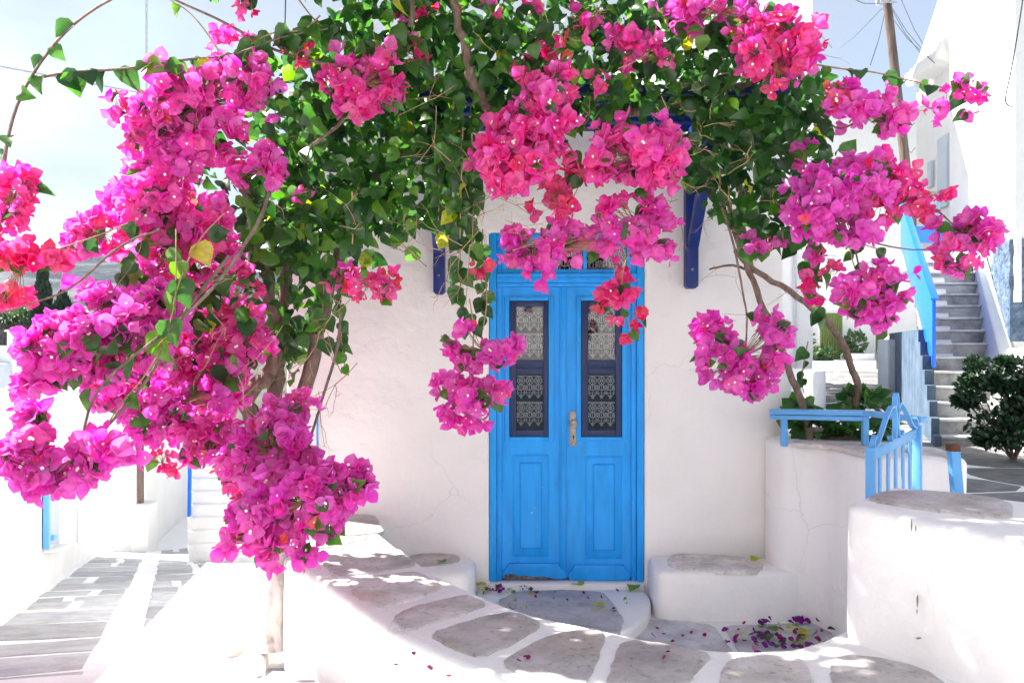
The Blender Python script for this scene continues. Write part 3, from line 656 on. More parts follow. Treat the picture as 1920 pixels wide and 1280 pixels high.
t0, t1 = P(1787, 838, 4.3), P(1795, 930, 4.3); d0 = (t1 - t0)
mb = MB(); mb.bar(t1 + d0 * 2.2, t0, .05, .05, (0, 1, 0)); mb.build('shaft', M['gate_blue'], gp_, bevel=.003)
mb = MB(); mb.bar(t0 + Vector((0, 0, -.022)), t0 + Vector((0, 0, .018)), .056, .056, (0, 1, 0)); mb.build('rusted_end', M['rust'], gp_, bevel=.006)

# ------------------------------------------------------------------ stairs and houses on the right
st = empty('outdoor_staircase', (5.2, 9, .8), 'grey cement staircase climbing past a blue balustrade', 'staircase')
NS = 14
def XL(n): return 4.55 + .1 * n
def YS(n): return 8.5 + .227 * n
def ZS(n): return .937 + .166 * n
for n in range(NS):
    mb = MB(); back = YS(n + 1) + .12
    mb.prism([(XL(n), YS(n), ZS(n) - .28), (XL(n) + .78, YS(n), ZS(n) - .28), (XL(n) + .78 + .09, back, ZS(n) - .28), (XL(n) + .09, back, ZS(n) - .28)], (0, 0, .25)); mb.build('step', M['step'], st, bevel=.012)
    mb = MB(); mb.prism([(XL(n) - .005, YS(n) - .018, ZS(n) - .029), (XL(n) + .782, YS(n) - .018, ZS(n) - .029), (XL(n) + .88, back, ZS(n) - .029), (XL(n) + .09, back, ZS(n) - .029)], (0, 0, .029)); mb.build('tread', M['step_edge'], st, bevel=.008)
# side wall: solid blue-grey body under the steps
mb = MB()
yy = 8.42; n = 0
while yy < 15.0:      # stepped top beside the lower treads, level behind
    y2 = yy + .227; zt_ = min(ZS(n) + .012, 2.10); x1, x2 = 4.47 + .40 * (yy - 8.42), 4.47 + .40 * (y2 - 8.42)
    mb.prism([(x1, yy, .55), (x1 + .07 + .010 * n, yy, .55), (x2 + .08 + .010 * n, y2, .55), (x2, y2, .55)], (0, 0, zt_ - .55)); yy = y2; n += 1
mb.build('side_wall', M['bluewash'], st)
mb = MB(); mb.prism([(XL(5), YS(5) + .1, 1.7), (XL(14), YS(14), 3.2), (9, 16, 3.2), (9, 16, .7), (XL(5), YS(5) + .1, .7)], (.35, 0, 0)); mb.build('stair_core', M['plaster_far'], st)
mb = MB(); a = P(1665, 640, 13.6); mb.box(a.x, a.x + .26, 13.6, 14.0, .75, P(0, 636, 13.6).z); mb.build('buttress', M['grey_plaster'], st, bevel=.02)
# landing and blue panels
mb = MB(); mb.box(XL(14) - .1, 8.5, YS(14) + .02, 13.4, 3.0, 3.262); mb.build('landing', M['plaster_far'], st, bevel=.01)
mb = MB(); a, b = P(1704, 455, 12.3), P(1808, 424, 12.3); mb.box(a.x, b.x, 12.3, 12.34, a.z, b.z); mb.build('landing_panel', M['rail_blue'], st, bevel=.005)
mb = MB()
for (x0, y0, x1, y1) in ((1760, 362, 1800, 361), (1800, 361, 1802, 425), (1760, 362, 1760, 425)): mb.bar(P(x0, y0, 12.32), P(x1, y1, 12.32), .02, .02)
mb.build('landing_rail', M['gate_blue'], st)
rb, rt = Vector((XL(4.3) + .02, YS(4.3), ZS(4.2))), Vector((XL(14) - .25, YS(14), ZS(14) + .05))
mb = MB(); mb.prism([rb, rt, rt + Vector((0, 0, .72)), rb + Vector((0, 0, .80))], (.045, .0, 0)); mb.build('balustrade', M['rail_blue'], st, bevel=.006)
mb = MB(); mb.bar(rb + Vector((.02, -.02, .815)), rt + Vector((.02, 0, .735)), .085, .028); mb.build('handrail', M['rail_blue'], st, bevel=.005)
mb = MB(); mb.prism([(XL(0) + .78, YS(0) + .4, .8), (XL(14) + .78, YS(14), 3.1), (XL(14) + .78, YS(14), 3.42), (XL(2) + .80, YS(2), 1.62), (XL(0) + .78, YS(0) + .4, 1.42)], (.16, 0, 0)); mb.build('kerb', M['plaster_far'], st, bevel=.02)
# house B close to the right edge
hb = empty('tall_white_house', (6.6, 10.5, .8), 'tall white house with blue pebbledash base at the right edge', 'house')
bc, bf = Vector((5.95, 9.5, 0)), Vector((6.82, 11.45, 0))
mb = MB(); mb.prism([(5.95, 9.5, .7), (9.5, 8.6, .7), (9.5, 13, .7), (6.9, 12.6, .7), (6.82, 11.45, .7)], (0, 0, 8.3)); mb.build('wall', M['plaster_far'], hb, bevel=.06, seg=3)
def on_face(px, py, o, n):
    rd = Vector(((px - 960) / F, 1, -(py - 640) / F)); o0 = Vector((0, 0, CZ)); t = (o - o0).dot(n) / rd.dot(n); return o0 + rd * t
nl = Vector((-(bf.y - bc.y), bf.x - bc.x, 0)).normalized()
fd = Vector((3.55, -.9, 0)).normalized(); nf = Vector((fd.y, -fd.x, 0)).normalized()
mb = MB()
z0, z1 = 1.95, 3.17
v = []; nu, nvv = 16, 26
cor = [bf.lerp(bc, .32), bc, bc + fd * 1.6]
pth = [cor[0].lerp(cor[1], k / 9) for k in range(10)] + [cor[1].lerp(cor[2], k / 9) for k in range(1, 10)]
for k, q in enumerate(pth):
    nn = nl if k < 9 else (nf if k > 9 else (nl + nf).normalized())
    for j in range(nvv): w = Vector((q.x, q.y, z0 + (z1 - z0) * j / (nvv - 1))); v.append(w + nn * (.02 + .03 * noise.noise(w * 9)))
f = [(i * nvv + j, (i + 1) * nvv + j, (i + 1) * nvv + j + 1, i * nvv + j + 1) for i in range(len(pth) - 1) for j in range(nvv - 1)]
mb.add(v, f); mb.build('pebbledash_base', M['pebble'], hb)
q = on_face(1905, 505, bc, nf); mb = MB(); mb.bar((q.x, q.y - .03, P(0, 567, q.y).z), (q.x, q.y - .03, P(0, 444, q.y).z), .07, .06, (0, 1, 0)); mb.build('downpipe', M['plaster_far'], hb, bevel=.01)
mb = MB(); mb.tube(curve([P(1926, -60, 9.2), P(1912, 40, 9.2), P(1895, 140, 9.2), P(1884, 185, 9.2), P(1888, 198, 9.2), P(1898, 200, 9.2)]), .008, n=5); o = mb.build('hanging_cable', M['black'])
tag(o, 'black cable hanging with hooked end beside the tall white house', 'cable')
o = soft_prism('planter_ledge', [(5.42, 8.75), (5.45, 8.2), (8.2, 7.6), (8.2, 9.0), (6.0, 9.4)], .6, 1.88, M['plaster_far'], r=.04)
tag(o, 'white masonry ledge behind the dark bush, right of the stairs', 'ledge')
# house A farther back, with tiled roof edge and deep slit windows
ha = empty('white_rear_house', (7.6, 14, .8), 'white house with scalloped tile edge behind the staircase', 'house')
a0, a1 = Vector((7.62, 15.0, 0)), Vector((7.2, 12.2, 0)); na = Vector((-(a0.y - a1.y), a0.x - a1.x, 0)).normalized()
wz = lambda y: 6.98
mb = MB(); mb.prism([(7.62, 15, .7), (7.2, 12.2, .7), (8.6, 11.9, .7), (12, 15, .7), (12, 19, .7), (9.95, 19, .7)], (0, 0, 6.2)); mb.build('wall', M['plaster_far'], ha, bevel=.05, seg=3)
for k in range(13):
    q = a0.lerp(a1, k / 12); mb = MB(); mb.tube([q + Vector((-.18, -.03, 6.86)), q + Vector((.5, -.05, 7.02))], .13, n=8); mb.build('roof_tile', M['plaster_far'], ha)
for (x0, x1, ya, yb) in ((1764, 1782, 262, 385), (1801, 1815, 218, 305), (1745, 1752, 305, 350)):
    c1, c2 = on_face(x0, ya, a0, na), on_face(x1, yb, a0, na)
    mb = MB(); d = na * .05
    mb.add([Vector((c1.x, c1.y, c1.z)) + d * .1, Vector((c2.x, c2.y, c1.z)) + d * .1, Vector((c2.x, c2.y, c2.z)) + d * .1, Vector((c1.x, c1.y, c2.z)) + d * .1], [(0, 1, 2, 3)])
    mb.prism([Vector((c1.x, c1.y, c1.z)) + d * .2, Vector((c2.x, c2.y, c1.z)) + d * .2, Vector((c2.x, c2.y, c2.z)) + d * .2, Vector((c1.x, c1.y, c2.z)) + d * .2], d)
    mb.build('window', M['window_grey'] if False else M['grey_plaster'], ha)
mb = MB(); Yb = 13.3
mb.prism([P(1756, 118, Yb), P(1797, 0, Yb), P(1832, -110, Yb), P(2000, -110, Yb), P(2000, 118, Yb)], (0, .9, 0)); mb.build('gable', M['plaster_far'], ha, bevel=.05)
mb = MB(); mb.tube([P(1763, 118, Yb - .02), P(1804, 0, Yb - .02), P(1839, -110, Yb - .02)], .13, n=10); mb.build('gable_coping', M['plaster_far'], ha)
# utility pole with cables
up = empty('utility_pole', (P(1700, 0, 20).x, 20, 1), 'tall weathered wooden utility pole behind the right houses', 'utility pole')
mb = MB(); q0, q1 = P(1716, 470, 20), P(1656, -60, 20); mb.tube([q0 + (q0 - q1) * .2, q0, q0.lerp(q1, .5), q1], .15, .10, n=12, wob=.04); mb.build('pole', M['wood'], up)
mb = MB(); q = P(1664, 12, 20); mb.tube([q + Vector((-.22, -.1, .1)), q + Vector((.16, -.14, .02))], .03, n=6); mb.tube([q + Vector((-.3, -.12, -.02)), q + Vector((-.3, -.12, .22))], .05, n=8); mb.build('insulator', M['grey_metal'], up)
k = 0
for (x0, y0, Y0, x1, y1, Y1) in ((1667, 5, 20, 1745, 112, 14), (1668, 10, 20, 1735, 112, 15), (1670, 30, 20, 1752, 118, 13), (1690, 0, 20, 1748, 112, 14), (1658, 28, 19.8, 1632, 122, 12), (1655, 8, 20, 1560, -20, 12), (1654, 16, 20, 1575, 90, 40), (1695, 236, 20, 1715, 231, 16), (1702, 280, 20, 1716, 277, 16)):
    mb = MB(); a, b = P(x0, y0, Y0), P(x1, y1, Y1); mb.tube([a, a.lerp(b, .5) - Vector((0, 0, .1)), b], .007, n=5); mb.build('cable', M['black'], up); k += 1
# alley end buildings
ae = empty('alley_end_house', (16, 35.2, 1.1), 'white house with green curtained doors at the alley end', 'house')
ww = MB(); ww.box(P(1440, 0, 35).x, P(1740, 0, 35).x, 35, 40, .6, 12); ww.build('wall', M['plaster_far'], ae)
for (x0, x1, ya, yb) in ((1536, 1578, 587, 673), (1640, 1662, 590, 671)):
    q0, q1 = P(x0, yb, 35), P(x1, ya, 35)
    mb = MB(); mb.box(q0.x - .06, q1.x + .06, 34.93, 35.02, q0.z, q1.z + .07); dr = mb.build('door_surround', M['gate_blue'] if False else M['plaster2'], ae, bevel=.01)
    n = 9
    v = []; 
    for k in range(2 * n + 1):
        x = q0.x + (q1.x - q0.x) * k / (2 * n); y = 34.9 - (.05 if k % 2 else 0); v += [(x, y, q0.z), (x, y, q1.z)]
    MB().add(v, [(2 * k, 2 * k + 2, 2 * k + 3, 2 * k + 1) for k in range(2 * n)]).build('door_curtain', M['curtain_green'], ae, smooth=80)
q0, q1 = P(1545, 515, 35), P(1567, 481, 35); mb = MB(); mb.box(q0.x, q1.x, 34.94, 35.02, q0.z, q1.z); fo = mb.build('window_frame', M['plaster2'], ae, bevel=.01)
mb = MB(); mb.box(q0.x + .08, q1.x - .08, 34.92, 34.96, q0.z + .08, q1.z - .08); mb.build('window_shutter', M['window_grey'], ae)
for k, zt in enumerate((678, 686)): q0, q1 = P(1548, zt + 8, 34.5 - k * .4), P(1580, zt, 34.5 - k * .4); mb = MB(); mb.box(q0.x, q1.x, 34.5 - k * .4, 34.95, q0.z - .2, q1.z); mb.build('door_step', M['plaster2'], ae, bevel=.02)
o = soft_prism('white_side_house', [(2.6, 14), (P(1524, 0, 14).x, 14), (P(1500, 0, 14).x, 20), (2.6, 20)], .6, 9, M['plaster_far'], r=.05, rnd=0, step=.6)
tag(o, 'plain white house wall at the left of the alley', 'house')
mb = MB(); q = P(1491, 0, 13.95); mb.tube([(q.x, 13.95, P(0, 690, 14).z), (q.x, 13.95, 6)], .02, n=6); mb.build('pipe', M['grey_metal'], o)
o = soft_prism('alley_kerb_block', [(P(1505, 0, 13).x, 13.6), (P(1505, 0, 13).x, 12.6), (P(1536, 0, 13).x, 12.7), (P(1530, 0, 13.6).x, 13.7)], .7, P(0, 694, 12.7).z, M['plaster_far'], r=.05)
tag(o, 'low white kerb block at the alley corner', 'block')
# unseen house inferred across the lane: put in for bounce light, mirrored in panes
oh = empty('opposite_house', (.5, -4.2, .07), 'white house across the lane, seen only mirrored in the door panes', 'house')
mb = MB(); mb.box(-8, 9, -9, -4.2, -.3, 5.6); mb.build('wall', M['plaster'], oh, bevel=.05, seg=3)
mb = MB(); mb.box(-8.02, 9.02, -4.25, -4.16, -.2, 1.35); mb.build('added_dado', M['bluewash'], oh, bevel=.01)  # invented dark band, so the lower door panes mirror something dark
mb = MB(); mb.box(-2.6, -1.6, -4.3, -4.14, .08, 2.2); d_ = mb.build('door', M['blue'], oh, bevel=.01)
mb = MB(); k = Vector((-1.75, -4.13, 1.1)); mb.lathe(k, [(.03, -.01), (.03, .0), (.015, .03)], 10, axis='y'); mb.build('knob', M['metal'], d_)
for x in (2.2, 5.0):
    mb = MB(); mb.box(x, x + .9, -4.3, -4.15, 1.7, 2.9); w_ = mb.build('window', M['navy'], oh, bevel=.01)
    mb = MB(); mb.box(x - .08, x + .98, -4.25, -4.08, 1.6, 1.69); mb.build('sill', M['plaster2'], w_, bevel=.01)
# ------------------------------------------------------------------ left lane: low house, far houses, steps
def lw(Y, off=0): q = C0 + SN * (-1.0 + off); t = (Y - q.y) / SD.y; return q + SD * t      # point on the lane's left wall
hl = empty('lane_house', (*lw(9)[:2], -1), 'long low white house along the left side of the lane', 'house')
mb = MB()
A0, A1 = lw(-2), lw(14.4)
def lt(Y): return 1.72 - .041 * Y
bk = -SN * 5
v = [A0, A1, A1 + bk, A0 + bk]
mb.add([Vector((q.x, q.y, -3.2)) for q in v] + [Vector((q.x, q.y, lt(w))) for q, w in zip(v, (-2, 14.4, 14.4, -2))], [(0, 1, 5, 4), (1, 2, 6, 5), (2, 3, 7, 6), (3, 0, 4, 7), (4, 5, 6, 7), (0, 3, 2, 1)])
mb.build('wall', M['plaster_far'], hl, bevel=.05, seg=3)
mb = MB(); q0, q1 = lw(14.42, .02), lw(14.42, -1.2)
def wp(px, py, off):     # point on the lane wall plane seen at a pixel of the photo, pushed off the face
    o = lw(9, off); return on_face(px, py, o, SN)
# window niche: pale jamb, blue lattice shutter and sill
def quadbox(c, th, m, name, par, bev=.004):
    mb = MB(); mb.prism(c, SN * th); return mb.build(name, m, par, bevel=bev)
wi = quadbox([wp(82, 925, -.01), wp(108, 925, -.01), wp(108, 1018, -.01), wp(82, 1022, -.01)], .02, M['grey_plaster'], 'window', hl)
for k in range(9):
    yy = 930 + k * 10
    quadbox([wp(82, yy, .02), wp(90, yy, .02), wp(90, yy + 6, .02), wp(82, yy + 6, .02)], .03, M['gate_blue'], 'shutter_slat', wi)
quadbox([wp(80, 923, .01), wp(83, 923, .01), wp(83, 1027, .01), wp(80, 1030, .01)], .06, M['gate_blue'], 'shutter_frame', wi)
quadbox([wp(92, 1003, .012), wp(99, 1002, .012), wp(99, 1012, .012), wp(92, 1013, .012)], .05, M['gate_blue'], 'latch_block', wi)
mb = MB(); mb.prism([wp(80, 1032, 0), wp(108, 1020, 0), wp(108, 1024, 0), wp(80, 1037, 0)], SN * .16); mb.build('window_sill', M['plaster2'], wi, bevel=.01)
mb = MB(); a = wp(146, 1015, .012); b = wp(146, 800, .012); mb.tube([a, b], .012, n=6); mb.build('conduit', M['plaster2'], hl)
# wall across, plinth with a wooden post
fw = empty('lane_corner_house', (-8.5, 16.3, -2.3), 'white corner house where the lane bends, below the blossoms', 'house')
mb = MB(); a, b = P(120, 0, 16.2), P(276, 0, 16.2); mb.prism([(a.x, 16.2, -3), (b.x, 16.2, -3), (b.x - .8, 21, -3), (a.x - 3, 21, -3)], (0, 0, 3.6)); mb.build('wall', M['plaster_far'], fw, bevel=.04)
pw_ = empty('plinth_post', (P(262, 0, 15.9).x, 15.9, -2.3), 'grey wooden post standing on a white plinth at the lane bend', 'post')
mb = MB(); a, b = P(246, 1031, 15.7), P(278, 946, 15.7); mb.box(a.x, b.x, 15.7, 16.15, a.z - .1, b.z); mb.build('plinth', M['plaster_far'], pw_, bevel=.03, seg=3)
mb = MB(); a = P(263, 948, 15.9); mb.tube([a, a + Vector((0, 0, 1.6)), a + Vector((0, 0, 3.2))], .072, .066, n=10); mb.build('shaft', M['wood'], pw_)
o = MB(); a, b = P(276, 0, 19.2), P(324, 0, 19.2); o.prism([(a.x - 2, 19.2, -3), (b.x - .55, 19.2, -3), (b.x - .55, 18.7, -3), (b.x, 18.7, -3), (b.x - .6, 24, -3), (a.x - 2, 24, -3)], (0, 0, 4.4)); o = o.build('white_back_house', M['plaster_far'], bevel=.03)
tag(o, 'narrow white house behind the wooden post in the lane', 'house')
tw = soft_prism('terrace_wall', [(P(322, 0, 20).x, 19.8), (P(372, 0, 20).x, 19.8), (P(372, 0, 20).x, 22), (P(322, 0, 20).x, 22)], -3, P(0, 924, 20).z, M['plaster_far'], r=.03)
tag(tw, 'low white terrace wall carrying a potted plant, lane end', 'wall')
mb = MB()
for x in (336, 341, 346, 351): a, b = P(x, 923, 20.1), P(x + 1, 872, 20.1); mb.tube([a, b], .012, n=5)
mb.bar(P(334, 878, 20.1), P(354, 866, 20.1), .02, .03); mb.bar(P(334, 918, 20.1), P(354, 914, 20.1), .02, .02)
o = mb.build('terrace_railing', M['grey_metal']); tag(o, 'thin grey railing on the terrace wall at the lane end', 'railing')
ls = empty('white_steps', (-5, 13.4, -1.7), 'broad whitewashed steps with blue rail post, lane right side', 'steps')
for n in range(8):
    z = P(0, 1018, 13.1).z + .205 * n; y = 13.1 + .05 * n
    pl = [Vector((q.x, q.y, 0)) for q in (P(353, 0, y), P(640, 0, y), P(640, 0, y + 1.6), P(353, 0, y + 1.6))]
    soft_prism('step', [(q.x, q.y) for q in pl], z - .45 if n == 0 else z - .22, z, M['plaster_far'], ls, r=.04, rnd=0, step=.3, amp=.012)
mb = MB(); a, b = P(355, 968, 13.2), P(356, 860, 13.2); mb.bar(a, b, .05, .05, (0, 1, 0)); mb.build('rail_post', M['rail_blue'], ls, bevel=.005)
# raised ledge round the tree foot
lg = soft_prism('tree_ledge', [(-1.42, 4.6), (-1.30, 4.30), (-1.52, 4.18), (-1.78, 4.55), (-1.86, 5.2), (-1.55, 5.3)], -.5, .10, M['plaster2'], r=.06, rnd=1, amp=.015)
tag(lg, 'rough whitewashed stone ledge at the foot of the vine trunk', 'ledge')
stone('ledge_stone', [(-1.80, 4.75, .102), (-1.62, 4.62, .102), (-1.60, 4.85, .102), (-1.74, 4.95, .102)], M['stone'], lg, up=.02, rnd=1)
stone('ledge_stone', [(-1.47, 4.44, .101), (-1.38, 4.36, .101), (-1.42, 4.52, .101)], M['stone'], lg, up=.01, rnd=1)
# far village on the left
def block(name, x0, x1, Y, dep, yt, label, zb=-6, m='plaster_far', parent=None):
    mb = MB(); a, b = P(x0, 0, Y), P(x1, 0, Y); mb.box(a.x, b.x, Y, Y + dep, zb, P(0, yt, Y).z)
    o = mb.build(name, M[m], parent, bevel=.08)
    if label: tag(o, label, 'house')
    return o
h1 = empty('distant_white_house', (-15.5, 24, -4), 'white flat roofed house with chimney beyond the lane house', 'house')
for nm, x0, x1, Y, d, yt in (('wall', -60, 52, 24, 4, 655), ('parapet', -60, 55, 23.9, .3, 648)): block(nm, x0, x1, Y, d, yt, None, parent=h1)
mb = MB(); mb.box(P(-30, 0, 23.8).x, P(20, 0, 23.8).x, 22.8, 23.85, -5, P(0, 682, 23).z); mb.build('lower_wing', M['grey_plaster'], h1, bevel=.05)
mb = MB(); a = P(30, 648, 25); mb.box(a.x - .17, a.x + .17, 24.8, 25.1, a.z - .3, P(0, 622, 25).z); mb.build('chimney', M['plaster_far'], h1, bevel=.03)
mb = MB(); a = P(30, 622, 25); mb.box(a.x - .22, a.x + .22, 24.75, 25.15, a.z, a.z + .06); mb.build('chimney_cap', M['plaster_far'], h1, bevel=.015)
for nm, x0, x1, Y, yt, lbl in (('far_white_house', 12, 78, 70, 571, 'small white house high on the far slope, left edge'), ('far_pale_house', 100, 175, 80, 575, 'pale flat house on the far slope beyond the cypresses'), ('far_low_house', -30, 40, 60, 590, 'long pale house below the hillside, left edge')):
    o = block(nm, x0, x1, Y, 5, yt, lbl)
    for k in range(2):
        a = P(x0 + (x1 - x0) * (.3 + .4 * k), yt + 7, Y - .02); MB().box(a.x - .35, a.x + .35, Y - .03, Y + .1, a.z - .5, a.z + .35).build('window', M['window_grey'], o)
mb = MB(); 
for k in range(40):
    a = P(-20 + k * 3.0, 604 + R.uniform(-2, 2), 44); mb.box(a.x - .05, a.x + .10 + R.uniform(0, .03), 44 + R.uniform(0, .2), 45.5, -5, a.z + R.uniform(-.05, .1))
o = mb.build('dry_stone_wall', M['drystone']); tag(o, 'dark dry stone terrace wall behind the left white house', 'wall')

# ------------------------------------------------------------------ instanced leaves and flowers
def leaf_template(curl, fold, wav, heart=True):
    ts = [0, .10, .28, .5, .74, 1.0]; ws = [.06, .30, .46, .44, .24, 0] if heart else [.04, .2, .32, .32, .18, 0]
    v = []; f = []
    for i, (t, w) in enumerate(zip(ts, ws)):
        z = -curl * t * t
        if i == len(ts) - 1: v.append((0, t, z)); break
        back = -.07 if i == 1 and heart else 0
        v += [(-w, t + back, z + fold * w + wav * math.sin(7 * t)), (0, t, z), (w, t + back, z + fold * w - wav * math.sin(6 * t + 1))]
    for i in range(len(ts) - 2):
        a = 3 * i; b = a + 3; f += [(a, a + 1, b + 1), (a, b + 1, b), (a + 1, a + 2, b + 2), (a + 1, b + 2, b + 1)]
    a = 3 * (len(ts) - 2); f += [(a, a + 1, a + 3), (a + 1, a + 2, a + 3)]
    return np.array(v), np.array(f)
LT = [leaf_template(.15, .35, .03), leaf_template(.35, .15, .06), leaf_template(.05, .6, .05), leaf_template(.5, .3, -.06), leaf_template(.7, .5, .08, False), leaf_template(.25, .8, -.08)]
ST = [leaf_template(.2, .3, .0, False), leaf_template(.4, .2, .03, False)]
def bract(cup, curl, ruf):
    ts = [0, .18, .42, .66, .86, 1.02]; ws = [.07, .36, .48, .40, .19, 0]; xs = [-1, -.5, 0, .5, 1]; v = []; f = []; k = len(ts)
    for i, (t, w) in enumerate(zip(ts, ws)):
        if i == k - 1: v.append((0, t, curl * t * t)); break
        for x in xs: v.append((x * w, t, curl * t * t + cup * (x * w) ** 2 * 2 + ruf * math.sin(x * 3.4 + t * 6) - .05 * (1 - abs(x))))
    for i in range(k - 2):
        for j in range(4): a = i * 5 + j; f += [(a, a + 1, a + 6), (a, a + 6, a + 5)]
    a = 5 * (k - 2)
    for j in range(4): f.append((a + j, a + j + 1, a + 5))
    return np.array(v), np.array(f)
def flower_template(rng, open_, star):
    V = []; Fc = []; MI = []; n = 0
    for k in range(3):
        b, f = bract(rng.uniform(-.1, .5), rng.uniform(-.25, .35), rng.uniform(.03, .08)); az = k * 2.094 + rng.uniform(-.25, .25); el = open_ + rng.uniform(-.2, .2); s = rng.uniform(.85, 1.1)
        b = b * s; y, z = b[:, 1] * math.cos(el) - b[:, 2] * math.sin(el), b[:, 1] * math.sin(el) + b[:, 2] * math.cos(el)
        x = b[:, 0]; y = y + .03
        V.append(np.stack([x * math.cos(az) - y * math.sin(az), x * math.sin(az) + y * math.cos(az), z], 1)); Fc.append(f + n); n += len(b); MI += [0] * len(f)
    for k in range(star):
        az = rng.uniform(0, 6.28); c = np.array([.12 * math.cos(az), .12 * math.sin(az), .42]); m = 8
        ring = [(c[0] + .115 * (1 if j % 2 else .72) * math.cos(j * 6.283 / m), c[1] + .115 * (1 if j % 2 else .72) * math.sin(j * 6.283 / m), c[2] + .01) for j in range(m)]
        V.append(np.array([tuple(c - np.array([0, 0, .03]))] + ring)); Fc.append(np.array([(0, j + 1, (j + 1) % m + 1) for j in range(m)]) + n); n += m + 1; MI += [1] * m
    return np.concatenate(V), np.concatenate(Fc), np.array(MI)
rf = random.Random(3)
FT = [flower_template(rf, o, s) for o, s in ((.25, 1), (.45, 2), (.55, 0), (.75, 0), (.05, 1), (.4, 0), (.35, 2), (.95, 0))]
def frames(dirs, norms):
    y = dirs / np.linalg.norm(dirs, axis=1, keepdims=True); z = norms - (norms * y).sum(1, keepdims=True) * y; z /= np.maximum(1e-6, np.linalg.norm(z, axis=1, keepdims=True)); x = np.cross(y, z)
    return np.stack([x, y, z], 2)
def np_mesh(name, V, Fc, tint, mats, MI=None, origin=None):
    me = bpy.data.meshes.new(name); n = len(V); m = len(Fc)
    me.vertices.add(n); me.vertices.foreach_set('co', V.astype(np.float32).ravel())
    me.loops.add(m * 3); me.loops.foreach_set('vertex_index', Fc.astype(np.int32).ravel())
    me.polygons.add(m); me.polygons.foreach_set('loop_start', np.arange(0, m * 3, 3, dtype=np.int32))
    for q in mats: me.materials.append(q)
    if MI is not None: me.polygons.foreach_set('material_index', MI.astype(np.int32))
    me.polygons.foreach_set('use_smooth', np.ones(m, dtype=bool))
    at = me.attributes.new('tint', 'FLOAT', 'POINT'); at.data.foreach_set('value', tint.astype(np.float32))
    me.update(); me.validate(); return me
def bake(name, templates, pos, Rm, sc, tint, kind, mats, hub=None, hm=2):
    VV = []; FF = []; TT = []; MM = []; n = 0
    for k, tp in enumerate(templates):
        idx = np.where(kind == k)[0]
        if not len(idx): continue
        tv, tf = tp[0], tp[1]
        w = np.einsum('nij,vj->nvi', Rm[idx], tv) * sc[idx][:, None, None] + pos[idx][:, None, :]
        VV.append(w.reshape(-1, 3)); FF.append((tf[None] + (np.arange(len(idx)) * len(tv))[:, None, None] + n).reshape(-1, 3)); TT.append(np.repeat(tint[idx], len(tv)))
        MM.append(np.tile(tp[2], len(idx)) if len(tp) > 2 else np.zeros(len(idx) * len(tf))); n += len(idx) * len(tv)
    if hub is not None:      # fine stalks from the cluster's heart to every flower
        k = len(pos); tri = np.array([(0, 0, 1), (.87, 0, -.5), (-.87, 0, -.5)]) * .0022
        mid = (pos + hub) / 2 + NP.normal(size=pos.shape) * .01
        ring = np.stack([hub[None] + tri[:, None], mid[None] + tri[:, None] * .8, pos[None] + tri[:, None] * .6]).transpose(2, 0, 1, 3).reshape(-1, 3)
        one = np.array([(r * 3 + j, r * 3 + (j + 1) % 3, r * 3 + 3 + j) for r in (0, 1) for j in range(3)] + [(r * 3 + (j + 1) % 3, r * 3 + 3 + (j + 1) % 3, r * 3 + 3 + j) for r in (0, 1) for j in range(3)])
        VV.append(ring); FF.append((one[None] + (np.arange(k) * 9)[:, None, None] + n).reshape(-1, 3)); TT.append(np.zeros(k * 9)); MM.append(np.full(k * 12, hm))
    V = np.concatenate(VV); o = Vector(((V[:, 0].min() + V[:, 0].max()) / 2, (V[:, 1].min() + V[:, 1].max()) / 2, V[:, 2].min()))
    return np_mesh(name, V - np.array(o), np.concatenate(FF), np.concatenate(TT), mats, np.concatenate(MM)), Matrix.Translation(o)
LEAF_ME = {}
def leaf_me(k, t, m='leaf', T=LT):
    key = (k, t, m)
    if key not in LEAF_ME: v, f = T[k]; LEAF_ME[key] = np_mesh('leaf', v, f, np.full(len(v), t), [M[m]])
    return LEAF_ME[key]
FLOW_ME = {}
def flow_me(k, t):
    if (k, t) not in FLOW_ME: v, f, mi = FT[k]; FLOW_ME[(k, t)] = np_mesh('flower', v, f, np.full(len(v), t), [M['bract'], M['cream']], mi)
    return FLOW_ME[(k, t)]
def mat4(p, Rm, s): return Matrix.Translation(Vector(p)) @ (Matrix([list(r) for r in Rm]).to_4x4()) @ Matrix.Scale(s, 4)

